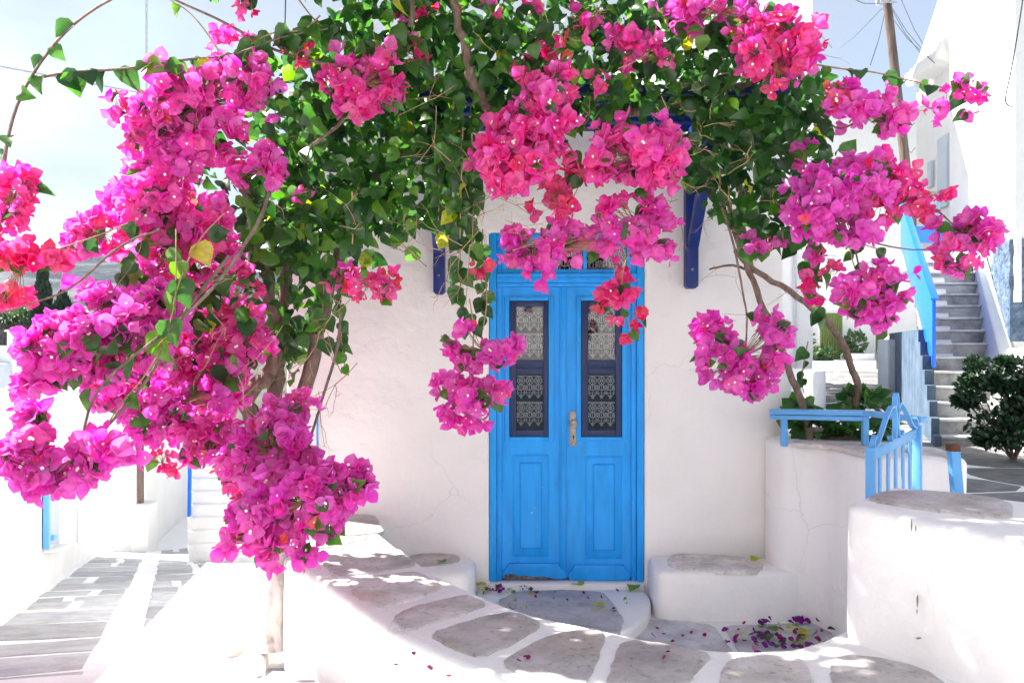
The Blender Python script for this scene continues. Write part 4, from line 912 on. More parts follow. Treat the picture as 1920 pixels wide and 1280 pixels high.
class Plant:
    def __init__(s, root): s.root = root; s.lp = []; s.ld = []; s.ln = []; s.ls = []; s.lt = []; s.lk = []; s.twigs = MB(); s.nl = 0; s.front = []
    def leaf(s, p, d, n, sc, t, front=0):
        s.lp.append(tuple(p)); s.ld.append(tuple(d)); s.ln.append(tuple(n)); s.ls.append(sc); s.lt.append(t); s.lk.append(R.randrange(6)); s.front.append(front)
    def blob(s, cx, cy, rx, ry, Y, dY, dens, size=.112, t0=.46, ts=.27):
        n = int(dens * math.pi * rx * ry / 400)
        for _ in range(n):
            while 1:
                q = Vector((R.uniform(-1, 1), R.uniform(-1, 1), R.uniform(-1, 1)))
                if q.length < 1: break
            if q.length > .01: q = q.normalized() * q.length ** .6
            p = P(cx + q.x * rx, cy + q.y * ry, Y + q.z * dY)
            lit = R.random()
            d = (R.uniform(-.8, .8), R.uniform(-.85, .45), -1 + R.uniform(-.2, 1.2)); nn = (R.uniform(-.8, .6), -.9 + R.uniform(-.3, .6), R.uniform(-.2, 1.0))
            t = min(.88, max(0, R.gauss(t0, ts)))
            if R.random() < .012: t = .985
            s.leaf(p, d, nn, size * R.uniform(.45, 1.15), t, (Y + q.z * dY))
    def branch(s, pp, r0, r1, n=7, it=2, name='branch', m='bark', wob=.06, part=True):
        pts = curve([P(*q) for q in pp], it)
        pts = [q + Vector((R.uniform(-1, 1), R.uniform(-1, 1), R.uniform(-1, 1))) * r0 * .25 for q in pts]
        if part: return MB().tube(pts, r0, r1, n, wob=wob).build(name, M[m], s.root, smooth=60)
        s.twigs.tube(pts, r0, r1, 5)
    def sprig(s, pp, r0=.006, r1=.003, sp=.075, size=.10, t0=.45, ts=.2, jit=1.0, drop=.0, part=False, front=9):
        pts = curve([P(*q) for q in pp], 2)
        if part: MB().tube(pts, r0, r1, 6).build('branch', M['bark'], s.root, smooth=60)
        else: s.twigs.tube(pts, r0, r1, 5)
        acc = 0; sd = 1
        for a, b in zip(pts[:-1], pts[1:]):
            L = (b - a).length; acc += L
            while acc > sp:
                acc -= sp * R.uniform(.7, 1.3); p = a.lerp(b, R.random()); sd = -sd
                if R.random() < drop: continue
                al = (b - a).normalized()
                d = Vector((sd * R.uniform(.2, .9), R.uniform(-.6, .3), -R.uniform(.3, 1.0))) * jit + al * .3
                s.leaf(p, d, (R.uniform(-.5, .5), -1, R.uniform(0, .8)), size * R.uniform(.65, 1.15), min(.90, max(0, R.gauss(t0, ts))) if R.random() > .03 else .97, front)
    def fork(s, px, py, Y, L=.16, depth=2):
        def rec(p, d, L, k):
            q = p + d * L; s.twigs.tube([p, p.lerp(q, .5) + Vector((R.uniform(-1, 1), R.uniform(-1, 1), R.uniform(-1, 1))) * L * .07, q], .0016 * (k + 1) / 2.2, .0009 * (k + .6), 4)
            if k > 0:
                for _ in range(R.choice((2, 2, 3))): rec(q, (d + Vector((R.uniform(-1, 1), R.uniform(-.7, .5), R.uniform(-.9, .9))) * .85).normalized(), L * R.uniform(.45, .75), k - 1)
        rec(P(px, py, Y), Vector((R.uniform(-1, 1), R.uniform(-.9, .1), R.uniform(-.9, .6))).normalized(), L, depth)
    def finish(s, nparts=300):
        lp, ld, ln, ls, lt, lk = map(np.array, (s.lp, s.ld, s.ln, s.ls, s.lt, s.lk)); fr = np.array(s.front)
        Rm = frames(ld, ln); order = np.argsort(fr if len(fr) else [])
        # sprig leaves (front == 0) come first: they show singly
        pick = order[:nparts]; rest = order[nparts:]
        for i in pick:
            inst('leaf', leaf_me(int(lk[i]), round(round(float(lt[i]) * 7) / 7, 3)), mat4(lp[i], Rm[i], float(ls[i])), s.root)
        if len(rest):
            me, mx_ = bake('foliage', LT, lp[rest], Rm[rest], ls[rest], lt[rest], lk[rest], [M['leaf']]); o = inst('foliage', me, mx_, s.root); tag(o, kind='stuff')
        if s.twigs.v: o = s.twigs.build('twigs', M['twig'], s.root, smooth=80); tag(o, kind='stuff')
FLOWERS_LEFT = [0]
def cluster(pl, ells, Y, tint, sd, dens=1.0, size=.062, parts=0, dY=None, flat_=1.0):
    cen = Vector((0, 0, 0)); pos = []; dr = []; kinds = []; ts = []; sc = []
    tot = sum(e[2] * e[3] for e in ells)
    cx = sum(e[0] * e[2] * e[3] for e in ells) / tot; cy = sum(e[1] * e[2] * e[3] for e in ells) / tot
    for (ex, ey, rx, ry) in ells:
        size *= 1.0; n = max(2, int(dens * (1.12 if dens > .85 else 1) * math.pi * rx * ry / 138)); dd = dY or (.5 * (rx + ry) / F * Y * .9 * flat_)
        c = P(ex, ey, Y)
        subs = []
        for _ in range(max(2, n // 7)):
            while 1:
                q = Vector((R.uniform(-1, 1), R.uniform(-1, 1), R.uniform(-1, 1)))
                if .05 < q.length < 1: break
            subs.append(q.normalized() * q.length ** .4 * R.uniform(.78, 1.0))
        g = min(.34, 9.0 / math.sqrt(rx * ry))
        for _ in range(n):
            q = R.choice(subs) + Vector((R.gauss(0, g), R.gauss(0, g), R.gauss(0, g)))
            if R.random() < .08: q = q.normalized() * R.uniform(1.12, 1.45)
            elif q.length > 1.15: q = q.normalized() * R.uniform(.85, 1.12)
            p = P(ex + q.x * rx * .92, ey + q.y * ry * .92, Y + q.z * dd)
            o = (p - c).normalized() + Vector((R.uniform(-1, 1), R.uniform(-1, 1) - .35, R.uniform(-1, 1))) * .55
            if R.random() < .09: pl.leaf(p, (R.uniform(-1, 1), R.uniform(-.8, .2), R.uniform(-1, .4)), (R.uniform(-.5, .5), -1, R.uniform(0, .8)), R.uniform(.05, .09), R.uniform(.35, .85), 2)
            pos.append(tuple(p)); dr.append(tuple(o)); kinds.append(R.choice((0, 1, 2, 2, 3, 3, 4, 5, 5, 5, 6, 7, 7, 2)))
            t = min(1, max(0, R.gauss(tint, sd))); s_ = size * 1.02 * R.uniform(.62, 1.2)
            if R.random() < .05: t = R.uniform(.75, 1); s_ *= .6
            ts.append(t); sc.append(s_)
    pos, dr, kinds, ts, sc = map(np.array, (pos, dr, kinds, ts, sc))
    # the flower template points along local +z
    up_ = NP.normal(size=dr.shape); z = dr / np.linalg.norm(dr, axis=1, keepdims=True); x = np.cross(up_, z); x /= np.linalg.norm(x, axis=1, keepdims=True); y = np.cross(z, x)
    Rm = np.stack([x, y, z], 2)
    k = min(parts, len(pos) // 2)
    order = np.argsort(pos[:, 1] - .3 * (-z[:, 1]))          # nearest, facing the lane first
    pick, rest = order[:k], order[k:]
    me, mx_ = bake('flower_cluster', FT, pos[rest], Rm[rest], sc[rest], ts[rest], kinds[rest], [M['bract'], M['cream'], M['twig']], np.repeat(np.array([tuple(P(cx, cy, Y))]), len(rest), 0))
    o = inst('flower_cluster', me, mx_, pl.root)
    for i in pick: inst('flower', flow_me(int(kinds[i]), round(round(float(ts[i]) * 8) / 8, 3)), mat4(pos[i], Rm[i], float(sc[i])), o)
    return o

# ---- left vine
vl = empty('bougainvillea_vine', (-1.5, 4.9, .05), 'huge bougainvillea with limewashed trunk draping magenta blossom over the facade', 'bougainvillea')
A_ = Plant(vl)
MB().tube(curve([P(513, 1216, 4.80), P(512, 1150, 4.82), P(522, 1060, 4.9), P(520, 980, 4.95), P(512, 900, 4.98), P(508, 840, 5.0)], 2), .075, .055, 12, wob=.05, rf=lambda t: 1 + .35 * max(0, 1 - t * 6)).build('trunk', M['bark_white'], vl, smooth=60)
A_.branch([(508, 850, 5.0), (478, 800, 4.98), (462, 762, 4.96), (470, 728, 4.95), (500, 712, 4.95), (512, 680, 4.95), (515, 620, 4.9), (505, 540, 4.85), (480, 430, 4.8), (450, 330, 4.7)], .062, .03, 10)
A_.branch([(510, 850, 5.02), (512, 780, 5.06), (520, 700, 5.1), (528, 600, 5.12), (545, 480, 5.1), (560, 350, 5.1), (600, 220, 5.0)], .055, .03, 10)
A_.branch([(514, 860, 5.0), (545, 790, 5.02), (572, 720, 5.05), (595, 630, 5.1), (618, 540, 5.15), (650, 430, 5.2), (700, 320, 5.2), (800, 240, 5.15), (920, 225, 5.1)], .055, .032, 10)
A_.branch([(940, 226, 5.0), (912, 200, 4.75), (888, 160, 4.62), (880, 128, 4.58), (872, 90, 4.56), (858, 50, 4.55), (850, -20, 4.55)], .042, .02, 10)
A_.branch([(920, 222, 5.1), (1040, 200, 5.1), (1180, 215, 5.05), (1300, 190, 5.0), (1420, 150, 5.0)], .035, .02, 8)
A_.branch([(780, 120, 4.8), (700, 170, 4.7), (640, 230, 4.6), (560, 290, 4.5)], .018, .008)
A_.branch([(690, 130, 4.5), (600, 120, 4.5), (500, 90, 4.5), (420, 40, 4.45), (310, -8, 4.4)], .010, .006)
A_.branch([(770, 50, 4.5), (775, 20, 4.5), (768, -30, 4.5)], .018, .012)
A_.branch([(505, 360, 4.3), (490, 410, 4.1), (420, 520, 3.9), (330, 610, 3.75), (230, 680, 3.6), (175, 740, 3.5), (150, 830, 3.4)], .011, .005)
A_.branch([(430, 480, 4.1), (340, 590, 3.85), (300, 680, 3.7), (230, 770, 3.5), (150, 850, 3.35), (100, 890, 3.3)], .011, .004)
A_.branch([(640, 580, 4.5), (635, 650, 4.4), (612, 720, 4.3), (590, 800, 4.15), (555, 880, 4.0), (530, 960, 3.95), (505, 1030, 3.9)], .010, .004)
A_.branch([(300, 430, 4.0), (220, 460, 3.9), (140, 540, 3.8), (60, 570, 3.75), (-10, 590, 3.7)], .007, .004)
# leafy sprigs
sp = A_.sprig
sp([(-20, 420, 3.9), (2, 350, 3.95), (18, 230, 4.0), (55, 145, 4.05), (115, 65, 4.1), (170, 20, 4.15), (230, -12, 4.2)], .010, .006, .13, .11, .5, drop=.25, part=True, front=0)
sp([(55, 150, 4.05), (130, 134, 4.1), (240, 130, 4.15), (340, 112, 4.2), (440, 105, 4.3), (520, 70, 4.4), (640, 50, 4.5)], .008, .005, .07, .125, .35, part=True, front=0)
sp([(410, 95, 4.3), (380, 50, 4.3), (350, 18, 4.3), (318, 0, 4.3)], .005, .003, .3, .08, front=0)
sp([(560, 0, 4.5), (590, 40, 4.5), (640, 80, 4.5)], .005, .004, .12, .11, front=0)
sp([(600, 30, 4.5), (570, 60, 4.45), (500, 60, 4.4), (440, 110, 4.4)], .006, .004, .06, .12, .55, front=0)
for x0, y0, y1, Y in ((868, 240, 600, 4.7), (850, 190, 430, 4.75), (885, 250, 480, 4.72), (905, 430, 590, 5.0), (640, 500, 690, 4.5), (612, 480, 640, 4.6), (660, 360, 480, 4.5), (820, 280, 420, 4.8)):
    sp([(x0, y0, Y), (x0 + R.uniform(-8, 8), (y0 + y1) / 2, Y), (x0 + R.uniform(-6, 8), y1, Y)], .006, .003, .05, .105, .42, front=1)
sp([(330, 430, 3.95), (330, 500, 3.85), (330, 560, 3.8), (310, 640, 3.7), (280, 700, 3.6)], .004, .003, .11, .125, .75, .2, drop=.3, front=0)
sp([(420, 400, 4.1), (370, 450, 4.0), (330, 540, 3.8), (320, 610, 3.75), (285, 690, 3.6), (215, 770, 3.5), (190, 820, 3.45)], .004, .003, .12, .12, .68, .2, drop=.3, front=0)
sp([(100, 470, 4.0), (190, 440, 4.0), (260, 410, 4.1), (270, 470, 4.1), (200, 560, 4.0)], .004, .003, .09, .10, .5, front=0)
sp([(515, 860, 3.98), (505, 950, 3.95), (498, 1010, 3.9), (492, 1055, 3.9)], .004, .003, .1, .085, .3, front=0)
for pp in ([(1150, 190, 4.9), (1175, 230, 4.6), (1190, 290, 4.4)], [(1190, 320, 4.4), (1215, 370, 4.45), (1195, 440, 4.5), (1160, 520, 4.65), (1178, 600, 4.7), (1186, 640, 4.7)],
           [(1040, 230, 4.5), (1085, 300, 4.4), (1090, 350, 4.45), (1040, 420, 4.45), (1000, 480, 4.45)], [(880, 560, 4.65), (890, 620, 4.55), (882, 690, 4.5), (875, 760, 4.5)], [(905, 480, 4.8), (915, 560, 4.7), (905, 620, 4.55)]):
    sp(pp, .005, .003, .13, .075, .35, drop=.2, front=0)
# foliage masses
for b in ((600, 150, 150, 110, 4.9, .4, .9), (560, 210, 120, 120, 4.7, .35, .9), (720, 120, 160, 125, 4.95, .55, 1.5), (860, 110, 160, 130, 5.0, .55, 1.5), (1010, 110, 170, 135, 5.0, .6, 1.5), (1160, 110, 160, 130, 5.0, .6, 1.5),
          (690, 270, 200, 130, 5.05, .5, 1.7), (600, 330, 150, 140, 4.95, .45, 1.6), (760, 330, 130, 110, 5.15, .45, 1.5), (540, 430, 110, 130, 4.9, .45, 1.4), (620, 440, 110, 90, 5.1, .4, 1.3), (530, 560, 90, 110, 4.95, .35, 1.0), (470, 380, 90, 110, 4.7, .35, .9), (860, 290, 55, 120, 4.8, .25, .9),
          (560, -120, 220, 85, 4.6, .45, 2.6), (420, -110, 140, 60, 4.5, .35, 2.0), (760, -60, 160, 60, 4.6, .5, 1.6), (640, -120, 260, 80, 4.1, .4, 2.2), (960, -100, 200, 70, 4.2, .4, 1.6), (800, -90, 260, 80, 4.7, .6, 1.2), (1100, -90, 260, 80, 4.7, .6, 1.2), (520, -20, 140, 40, 4.6, .4, .4),  # crown above the view, added and thickened to shade pillar and parapet
          (330, 520, 110, 120, 4.2, .25, .30), (230, 660, 110, 90, 4.0, .25, .22), (420, 620, 80, 90, 4.4, .25, .4), (330, 250, 90, 100, 4.5, .3, .25),
          (520, 650, 60, 80, 5.05, .25, .8), (780, 430, 60, 40, 5.2, .3, .7), (400, 470, 100, 110, 5.0, .5, .9), (330, 330, 90, 120, 5.3, .4, .7), (330, 600, 110, 90, 4.4, .4, .35), (1100, 190, 150, 50, 5.2, .4, 1.0), (940, 180, 90, 60, 5.2, .35, 1.0), (960, 20, 300, 60, 4.9, .5, .8), (700, 30, 140, 50, 4.9, .4, .6), (480, 200, 60, 60, 4.9, .3, .6)):
    A_.blob(*b)
for _ in range(55):
    x, y = R.choice(((R.uniform(500, 860), R.uniform(130, 480)), (R.uniform(820, 1000), R.uniform(300, 500)), (R.uniform(380, 660), R.uniform(500, 760)), (R.uniform(650, 1250), R.uniform(20, 220)), (R.uniform(150, 480), R.uniform(430, 760))))
    A_.fork(x, y, R.uniform(4.25, 4.7) if y < 480 else R.uniform(3.9, 4.5), R.uniform(.08, .2))
for x, y, Y in ((880, 460, 4.6), (900, 430, 4.55), (960, 470, 4.4), (860, 480, 4.6), (830, 470, 4.7), (800, 500, 4.8), (600, 620, 4.4), (640, 700, 4.4), (670, 680, 4.4), (1270, 300, 4.5), (1240, 180, 4.5), (1230, 200, 4.5)): A_.fork(x, y, Y, .17, 3)
# flower clusters (photo pixels: centre, half sizes; distance; hue; spread)
C = [
 ([(330, 190, 85, 70), (420, 170, 80, 65), (370, 245, 90, 60), (455, 150, 45, 45), (290, 230, 50, 50)], 4.35, .22, .12, 1.0, .068, 0),
 ([(285, 345, 75, 50), (255, 395, 55, 45), (340, 330, 40, 40)], 4.3, .25, .14, 1.0, .066, 0),
 ([(190, 432, 48, 40), (160, 455, 30, 28)], 4.2, .35, .15, 1.0, .062, 0),
 ([(320, 430, 70, 60), (390, 480, 60, 60), (270, 490, 60, 55), (410, 410, 40, 45)], 4.4, .3, .16, .95, .064, 0),
 ([(190, 600, 85, 60), (250, 640, 80, 70), (160, 660, 60, 60), (300, 590, 60, 50)], 4.0, .08, .10, 1.0, .066, 20),
 ([(95, 650, 50, 50), (80, 700, 40, 40), (130, 620, 40, 40)], 3.9, .12, .10, 1.0, .066, 10),
 ([(20, 500, 45, 40), (75, 475, 40, 28), (15, 545, 35, 28), (95, 500, 20, 20)], 3.75, .70, .10, .8, .058, 8),
 ([(20, 370, 50, 50), (10, 415, 45, 35), (25, 330, 30, 25)], 3.9, .45, .15, .9, .058, 8),
 ([(430, 640, 70, 55), (380, 690, 75, 60), (450, 700, 45, 55), (420, 730, 60, 40)], 4.5, .34, .16, 1.0, .064, 0),
 ([(290, 760, 90, 50), (220, 740, 60, 45), (360, 760, 70, 50), (300, 800, 70, 35)], 4.3, .10, .10, 1.1, .060, 0),
 ([(55, 850, 48, 60), (80, 800, 45, 38), (90, 890, 45, 38)], 3.35, .12, .10, .9, .066, 24),
 ([(180, 865, 65, 38), (140, 880, 45, 32), (200, 830, 38, 28)], 3.35, .10, .10, .9, .066, 22),
 ([(400, 840, 70, 50), (370, 800, 50, 35), (410, 890, 45, 30)], 4.2, .28, .16, 1.0, .060, 0),
 ([(520, 830, 75, 60), (470, 870, 55, 50), (565, 860, 45, 45)], 3.95, .14, .10, 1.0, .062, 20),
 ([(560, 940, 85, 60), (625, 920, 60, 55), (480, 970, 60, 55), (660, 900, 28, 30), (600, 980, 50, 30)], 3.75, .13, .10, .95, .062, 40),
 ([(540, 1030, 60, 32), (575, 1040, 25, 22), (450, 1010, 32, 28)], 3.75, .15, .10, .9, .060, 10),
 ([(530, 765, 22, 18), (565, 760, 25, 22), (595, 775, 20, 18)], 4.1, .2, .12, 1.0, .06, 4),
 ([(305, 865, 28, 22), (285, 865, 14, 16), (320, 880, 14, 12)], 4.2, .65, .12, .8, .045, 0),
 ([(690, 535, 48, 34), (725, 530, 30, 28), (650, 525, 26, 30)], 4.5, .62, .18, .8, .055, 6),
 ([(660, 150, 60, 48), (705, 140, 45, 45), (670, 195, 40, 30), (715, 175, 30, 30)], 4.45, .40, .15, 1.0, .066, 12),
 ([(545, 95, 30, 24), (560, 80, 14, 16)], 4.5, .7, .15, .7, .055, 0),
 ([(430, 80, 40, 28), (450, 95, 25, 20)], 4.5, .5, .15, .6, .055, 0),
 ([(470, 8, 26, 16), (455, 30, 12, 12)], 4.5, .55, .15, .6, .05, 0),
 ([(755, 100, 42, 22), (720, 95, 25, 18)], 4.55, .6, .15, .8, .05, 0),
 ([(480, 330, 40, 34), (505, 305, 25, 30)], 4.35, .15, .10, .9, .066, 8),
 ([(575, 360, 18, 18)], 4.4, .5, .15, .9, .05, 0),
 ([(215, 200, 28, 24), (235, 250, 24, 30), (205, 215, 18, 10)], 4.3, .65, .15, .6, .05, 0),
 ([(1020, 200, 58, 62), (980, 250, 60, 48), (1045, 160, 34, 30), (1030, 240, 55, 45)], 4.35, .42, .13, 1.1, .066, 20),
 ([(960, 300, 70, 48), (1000, 290, 60, 50), (925, 285, 36, 36), (955, 340, 34, 22)], 4.25, .46, .12, 1.1, .068, 24),
 ([(1190, 290, 84, 58), (1150, 290, 46, 45), (1230, 280, 48, 46), (1195, 330, 55, 26)], 4.35, .40, .13, 1.05, .068, 26),
 ([(1040, 370, 50, 36), (1075, 335, 32, 24), (1010, 345, 28, 26), (1000, 395, 20, 14)], 4.5, .68, .18, .6, .062, 6),
 ([(1000, 470, 58, 42), (1060, 455, 45, 36), (1105, 455, 40, 28), (1020, 500, 32, 22)], 4.45, .18, .14, 1.0, .064, 12),
 ([(1190, 410, 58, 40), (1225, 440, 52, 40), (1150, 400, 28, 28), (1210, 480, 40, 22)], 4.45, .22, .15, .9, .062, 10),
 ([(1140, 530, 36, 38), (1175, 545, 34, 28)], 4.7, .62, .10, .8, .055, 0),
 ([(1150, 590, 32, 24), (1190, 585, 20, 32), (1135, 575, 18, 14), (1182, 625, 12, 10)], 4.7, .80, .08, .6, .05, 0),
 ([(885, 645, 45, 38), (940, 650, 32, 28), (905, 680, 45, 22)], 4.5, .13, .10, .9, .060, 8),
 ([(840, 735, 40, 40), (920, 730, 38, 36), (880, 765, 55, 34), (875, 795, 14, 12)], 4.5, .16, .12, .9, .060, 10),
 ([(1185, 85, 46, 42), (1225, 110, 34, 26), (1160, 105, 24, 24)], 4.5, .38, .14, .9, .062, 6),
 ([(980, 30, 50, 30), (1070, 25, 50, 28), (930, 15, 34, 22)], 4.55, .35, .2, .35, .058, 0),
 ([(1000, 100, 30, 34), (1050, 95, 36, 20), (980, 135, 18, 16)], 4.5, .72, .15, .5, .05, 0),
 ([(1110, 150, 24, 18), (1075, 75, 16, 14)], 4.4, .6, .15, .6, .06, 0),
 ([(900, 500, 24, 18), (890, 520, 16, 14)], 4.6, .88, .08, .5, .045, 0),
 ([(830, 25, 60, 30), (770, 60, 40, 26)], 4.7, .7, .2, .22, .05, 0),
 ([(440, 560, 60, 50), (380, 590, 40, 40)], 4.5, .55, .2, .5, .055, 0),
 ([(340, 660, 90, 60), (400, 740, 80, 50), (250, 700, 80, 60)], 4.7, .2, .12, .9, .062, 0),
 ([(300, 540, 60, 50), (240, 560, 60, 40)], 4.3, .15, .12, .9, .062, 0),
 ([(300, 640, 110, 80), (420, 620, 80, 80)], 5.2, .2, .15, .72, .062, 0),  # last rows: deeper blossom added behind the mass to shade the parapet
 ([(330, 260, 90, 80), (290, 380, 80, 70)], 5.1, .2, .15, .72, .062, 0),
 ([(210, 660, 90, 80), (330, 760, 90, 50)], 5.0, .15, .12, .72, .062, 0),
 ([(380, 480, 90, 70)], 5.4, .25, .15, .72, .062, 0)]
nclu = 0
for e, Y, t, sd, dn, sz, parts in C:
    for g in ([[q] for q in e] if dn <= .7 else [e]): cluster(A_, g, Y, t, sd, dn, sz, parts // (len(e) if dn <= .7 else 1))
A_.finish(300)
# ---- right vine rooted in the planter
vr = empty('bougainvillea_vine', (2.35, 5.8, ZW), 'slender stemmed bougainvillea rising from the planter beside the alley', 'bougainvillea')
B_ = Plant(vr)
B_.branch([(1520, 836, 5.75), (1512, 780, 5.7), (1490, 720, 5.6), (1465, 650, 5.5), (1430, 570, 5.3), (1400, 500, 5.2), (1375, 430, 5.1), (1360, 350, 5.0)], .03, .014, 8)
B_.branch([(1560, 834, 5.95), (1590, 800, 5.95), (1612, 745, 5.9), (1600, 690, 5.85), (1575, 630, 5.8), (1535, 585, 5.7), (1470, 540, 5.6), (1410, 505, 5.4), (1380, 470, 5.3)], .03, .018, 8)
B_.branch([(1410, 510, 5.4), (1395, 440, 5.2), (1385, 380, 5.1), (1390, 300, 5.0)], .02, .012, 7)
B_.branch([(1330, 505, 5.2), (1370, 495, 5.2), (1400, 505, 5.25)], .006, .010, 6)
B_.branch([(1350, 380, 4.8), (1375, 450, 4.7), (1392, 540, 4.6), (1402, 600, 4.55), (1398, 660, 4.5)], .008, .004, 6)
B_.branch([(1470, 330, 4.8), (1540, 380, 4.5), (1600, 450, 4.4), (1615, 520, 4.4)], .006, .004, 6)
B_.branch([(1540, 220, 4.6), (1580, 250, 4.5), (1640, 200, 4.5), (1700, 150, 4.5)], .007, .004, 6)
B_.branch([(1640, 330, 4.4), (1740, 380, 4.4), (1810, 440, 4.4)], .006, .004, 6)
B_.branch([(1620, 450, 4.4), (1700, 470, 4.4), (1780, 465, 4.4)], .005, .003, 6)
sp = B_.sprig
sp([(1520, 120, 4.6), (1580, 130, 4.55), (1640, 135, 4.5), (1700, 150, 4.5), (1770, 165, 4.5), (1830, 180, 4.5)], .006, .003, .085, .10, .3, front=0)
sp([(1500, 380, 4.9), (1520, 440, 4.9), (1520, 520, 4.9), (1530, 580, 5.0), (1535, 610, 5.0)], .005, .003, .055, .09, .2, front=0)
sp([(1600, 440, 4.4), (1620, 460, 4.4), (1660, 470, 4.4)], .004, .003, .07, .10, .45, front=0)
sp([(1590, 445, 4.4), (1600, 500, 4.4), (1625, 540, 4.4)], .004, .003, .10, .08, .3, front=0)
sp([(1515, 640, 5.7), (1500, 720, 5.7), (1520, 760, 5.7), (1550, 790, 5.75)], .005, .003, .06, .10, .2, front=0)
for b in ((1300, 100, 150, 120, 5.0, .6, 1.5), (1420, 160, 130, 120, 5.0, .55, 1.6), (1400, 300, 120, 120, 5.0, .5, 1.8), (1470, 260, 80, 120, 4.9, .45, 1.5), (1330, 260, 80, 100, 5.1, .4, 1.4), (1440, 390, 80, 70, 5.0, .4, 1.3), (1515, 440, 36, 60, 4.95, .2, 1.2), (1310, 30, 180, 60, 4.9, .5, .8), (1320, -70, 200, 60, 4.7, .5, 1.0), (1560, 260, 40, 60, 4.7, .25, .5), (1420, 420, 40, 60, 5.1, .3, .6)):
    B_.blob(*b, t0=.30, ts=.22)
for _ in range(28):
    B_.fork(R.uniform(1270, 1530), R.uniform(140, 440), R.uniform(4.45, 4.8), R.uniform(.06, .13))
for x, y in ((1380, 520), (1350, 500), (1395, 560), (1400, 590), (1380, 600), (1440, 520), (1480, 540), (1540, 100), (1560, 90)): B_.fork(x, y, 4.7, .12, 1)
C2 = [
 ([(1330, 20, 80, 34), (1270, 20, 50, 26), (1400, 25, 50, 40)], 4.6, .22, .12, .9, .062, 0),
 ([(1450, 80, 70, 55), (1490, 70, 50, 55), (1420, 100, 50, 40), (1400, 60, 40, 30), (1470, 140, 40, 26)], 4.4, .48, .2, 1.0, .064, 24),
 ([(1615, 215, 55, 45), (1650, 230, 34, 34), (1580, 190, 30, 30)], 4.45, .16, .12, .8, .064, 14),
 ([(1540, 190, 28, 34), (1570, 170, 20, 20)], 4.4, .85, .12, .5, .042, 6),
 ([(1560, 370, 75, 65), (1610, 350, 65, 65), (1530, 400, 50, 38), (1590, 420, 60, 28)], 4.25, .05, .08, 1.0, .066, 40),
 ([(1660, 330, 48, 44), (1690, 340, 30, 34), (1640, 380, 40, 30)], 4.4, .50, .12, 1.0, .062, 14),
 ([(1725, 365, 44, 34), (1705, 385, 34, 26), (1755, 350, 20, 20)], 4.4, .62, .12, .8, .058, 12),
 ([(1810, 440, 60, 48), (1840, 420, 42, 38), (1770, 440, 32, 28), (1800, 480, 40, 22)], 4.35, .22, .18, .85, .062, 30),
 ([(1710, 205, 40, 20), (1690, 220, 16, 18)], 4.45, .45, .25, .6, .06, 6),
 ([(1770, 205, 40, 26), (1800, 160, 34, 16)], 4.45, .22, .2, .28, .058, 4),
 ([(1825, 150, 32, 22), (1840, 175, 18, 16), (1815, 205, 16, 14)], 4.45, .3, .18, .6, .056, 8),
 ([(1630, 550, 62, 46), (1670, 540, 45, 46), (1600, 560, 34, 30), (1650, 585, 40, 20)], 4.35, .15, .14, 1.1, .060, 30),
 ([(1345, 655, 44, 48), (1335, 630, 34, 34), (1370, 700, 48, 34), (1430, 690, 48, 42), (1455, 640, 30, 46), (1400, 720, 40, 22), (1452, 600, 18, 18)], 4.45, .12, .10, 1.05, .060, 44),
 ([(1405, 590, 12, 12), (1440, 593, 12, 12)], 4.5, .15, .10, 1.0, .055, 2),
 ([(1430, 458, 42, 22), (1400, 452, 22, 16)], 4.8, .2, .12, .8, .058, 6),
 ([(1520, 515, 20, 26), (1565, 515, 22, 22), (1530, 545, 14, 16)], 4.7, .65, .15, .5, .056, 6),
 ([(1530, 470, 24, 18)], 4.7, .4, .2, .8, .055, 2),
 ([(1510, 290, 20, 40), (1480, 400, 14, 14)], 4.6, .2, .12, .6, .06, 4)]
for e, Y, t, sd, dn, sz, parts in C2:
    for g in ([[q] for q in e] if dn <= .7 else [e]): cluster(B_, g, Y, t, sd, dn, sz, parts // (len(e) if dn <= .7 else 1))
B_.finish(200)

# ------------------------------------------------------------------ shrubs, cypresses, pot plants
def shrub(name, label, cat, cells, size, m, n, stems, T=ST, group=None, up=(0, 0, .5)):
    """cells: list of (centre, radii) in metres"""
    base = Vector(stems[0]); root = empty(name, base, label, cat, group)
    pos = []; d = []; nn = []; sc = []; tt = []
    for c, r in cells:
        for _ in range(n):
            q = Vector((R.gauss(0, 1), R.gauss(0, 1), R.gauss(0, 1))).normalized(); q *= R.random() ** .33
            q *= 1 + .18 * noise.noise(q * 3 + Vector(c))
            pos.append((c[0] + q.x * r[0], c[1] + q.y * r[1], c[2] + q.z * r[2])); o = q + Vector((R.uniform(-.6, .6), R.uniform(-.6, .6), R.uniform(-.6, .6))) + Vector(up)
            d.append(tuple(o)); nn.append((R.uniform(-.6, .6), R.uniform(-1, .2), R.uniform(.1, 1))); sc.append(size * R.uniform(.6, 1.3)); tt.append(R.random() * (.7 if m == 'leaf' else 1))
    pos, d, nn, sc, tt = map(np.array, (pos, d, nn, sc, tt))
    me, mm = bake('crown', T, pos, frames(d, nn), sc, tt, NP.integers(0, len(T), len(pos)), [M[m]]); inst('crown', me, mm, root)
    mb = MB()
    for c, r in cells: mb.tube(curve([base, base.lerp(Vector(c), .5) + Vector((R.uniform(-.04, .04), 0, 0)), Vector(c)], 1), max(.006, r[2] * .06), .004, 6)
    mb.build('trunk' if cat == 'tree' else 'stem', M['bark'], root)
    return root
q = P(1880, 760, 7.6)
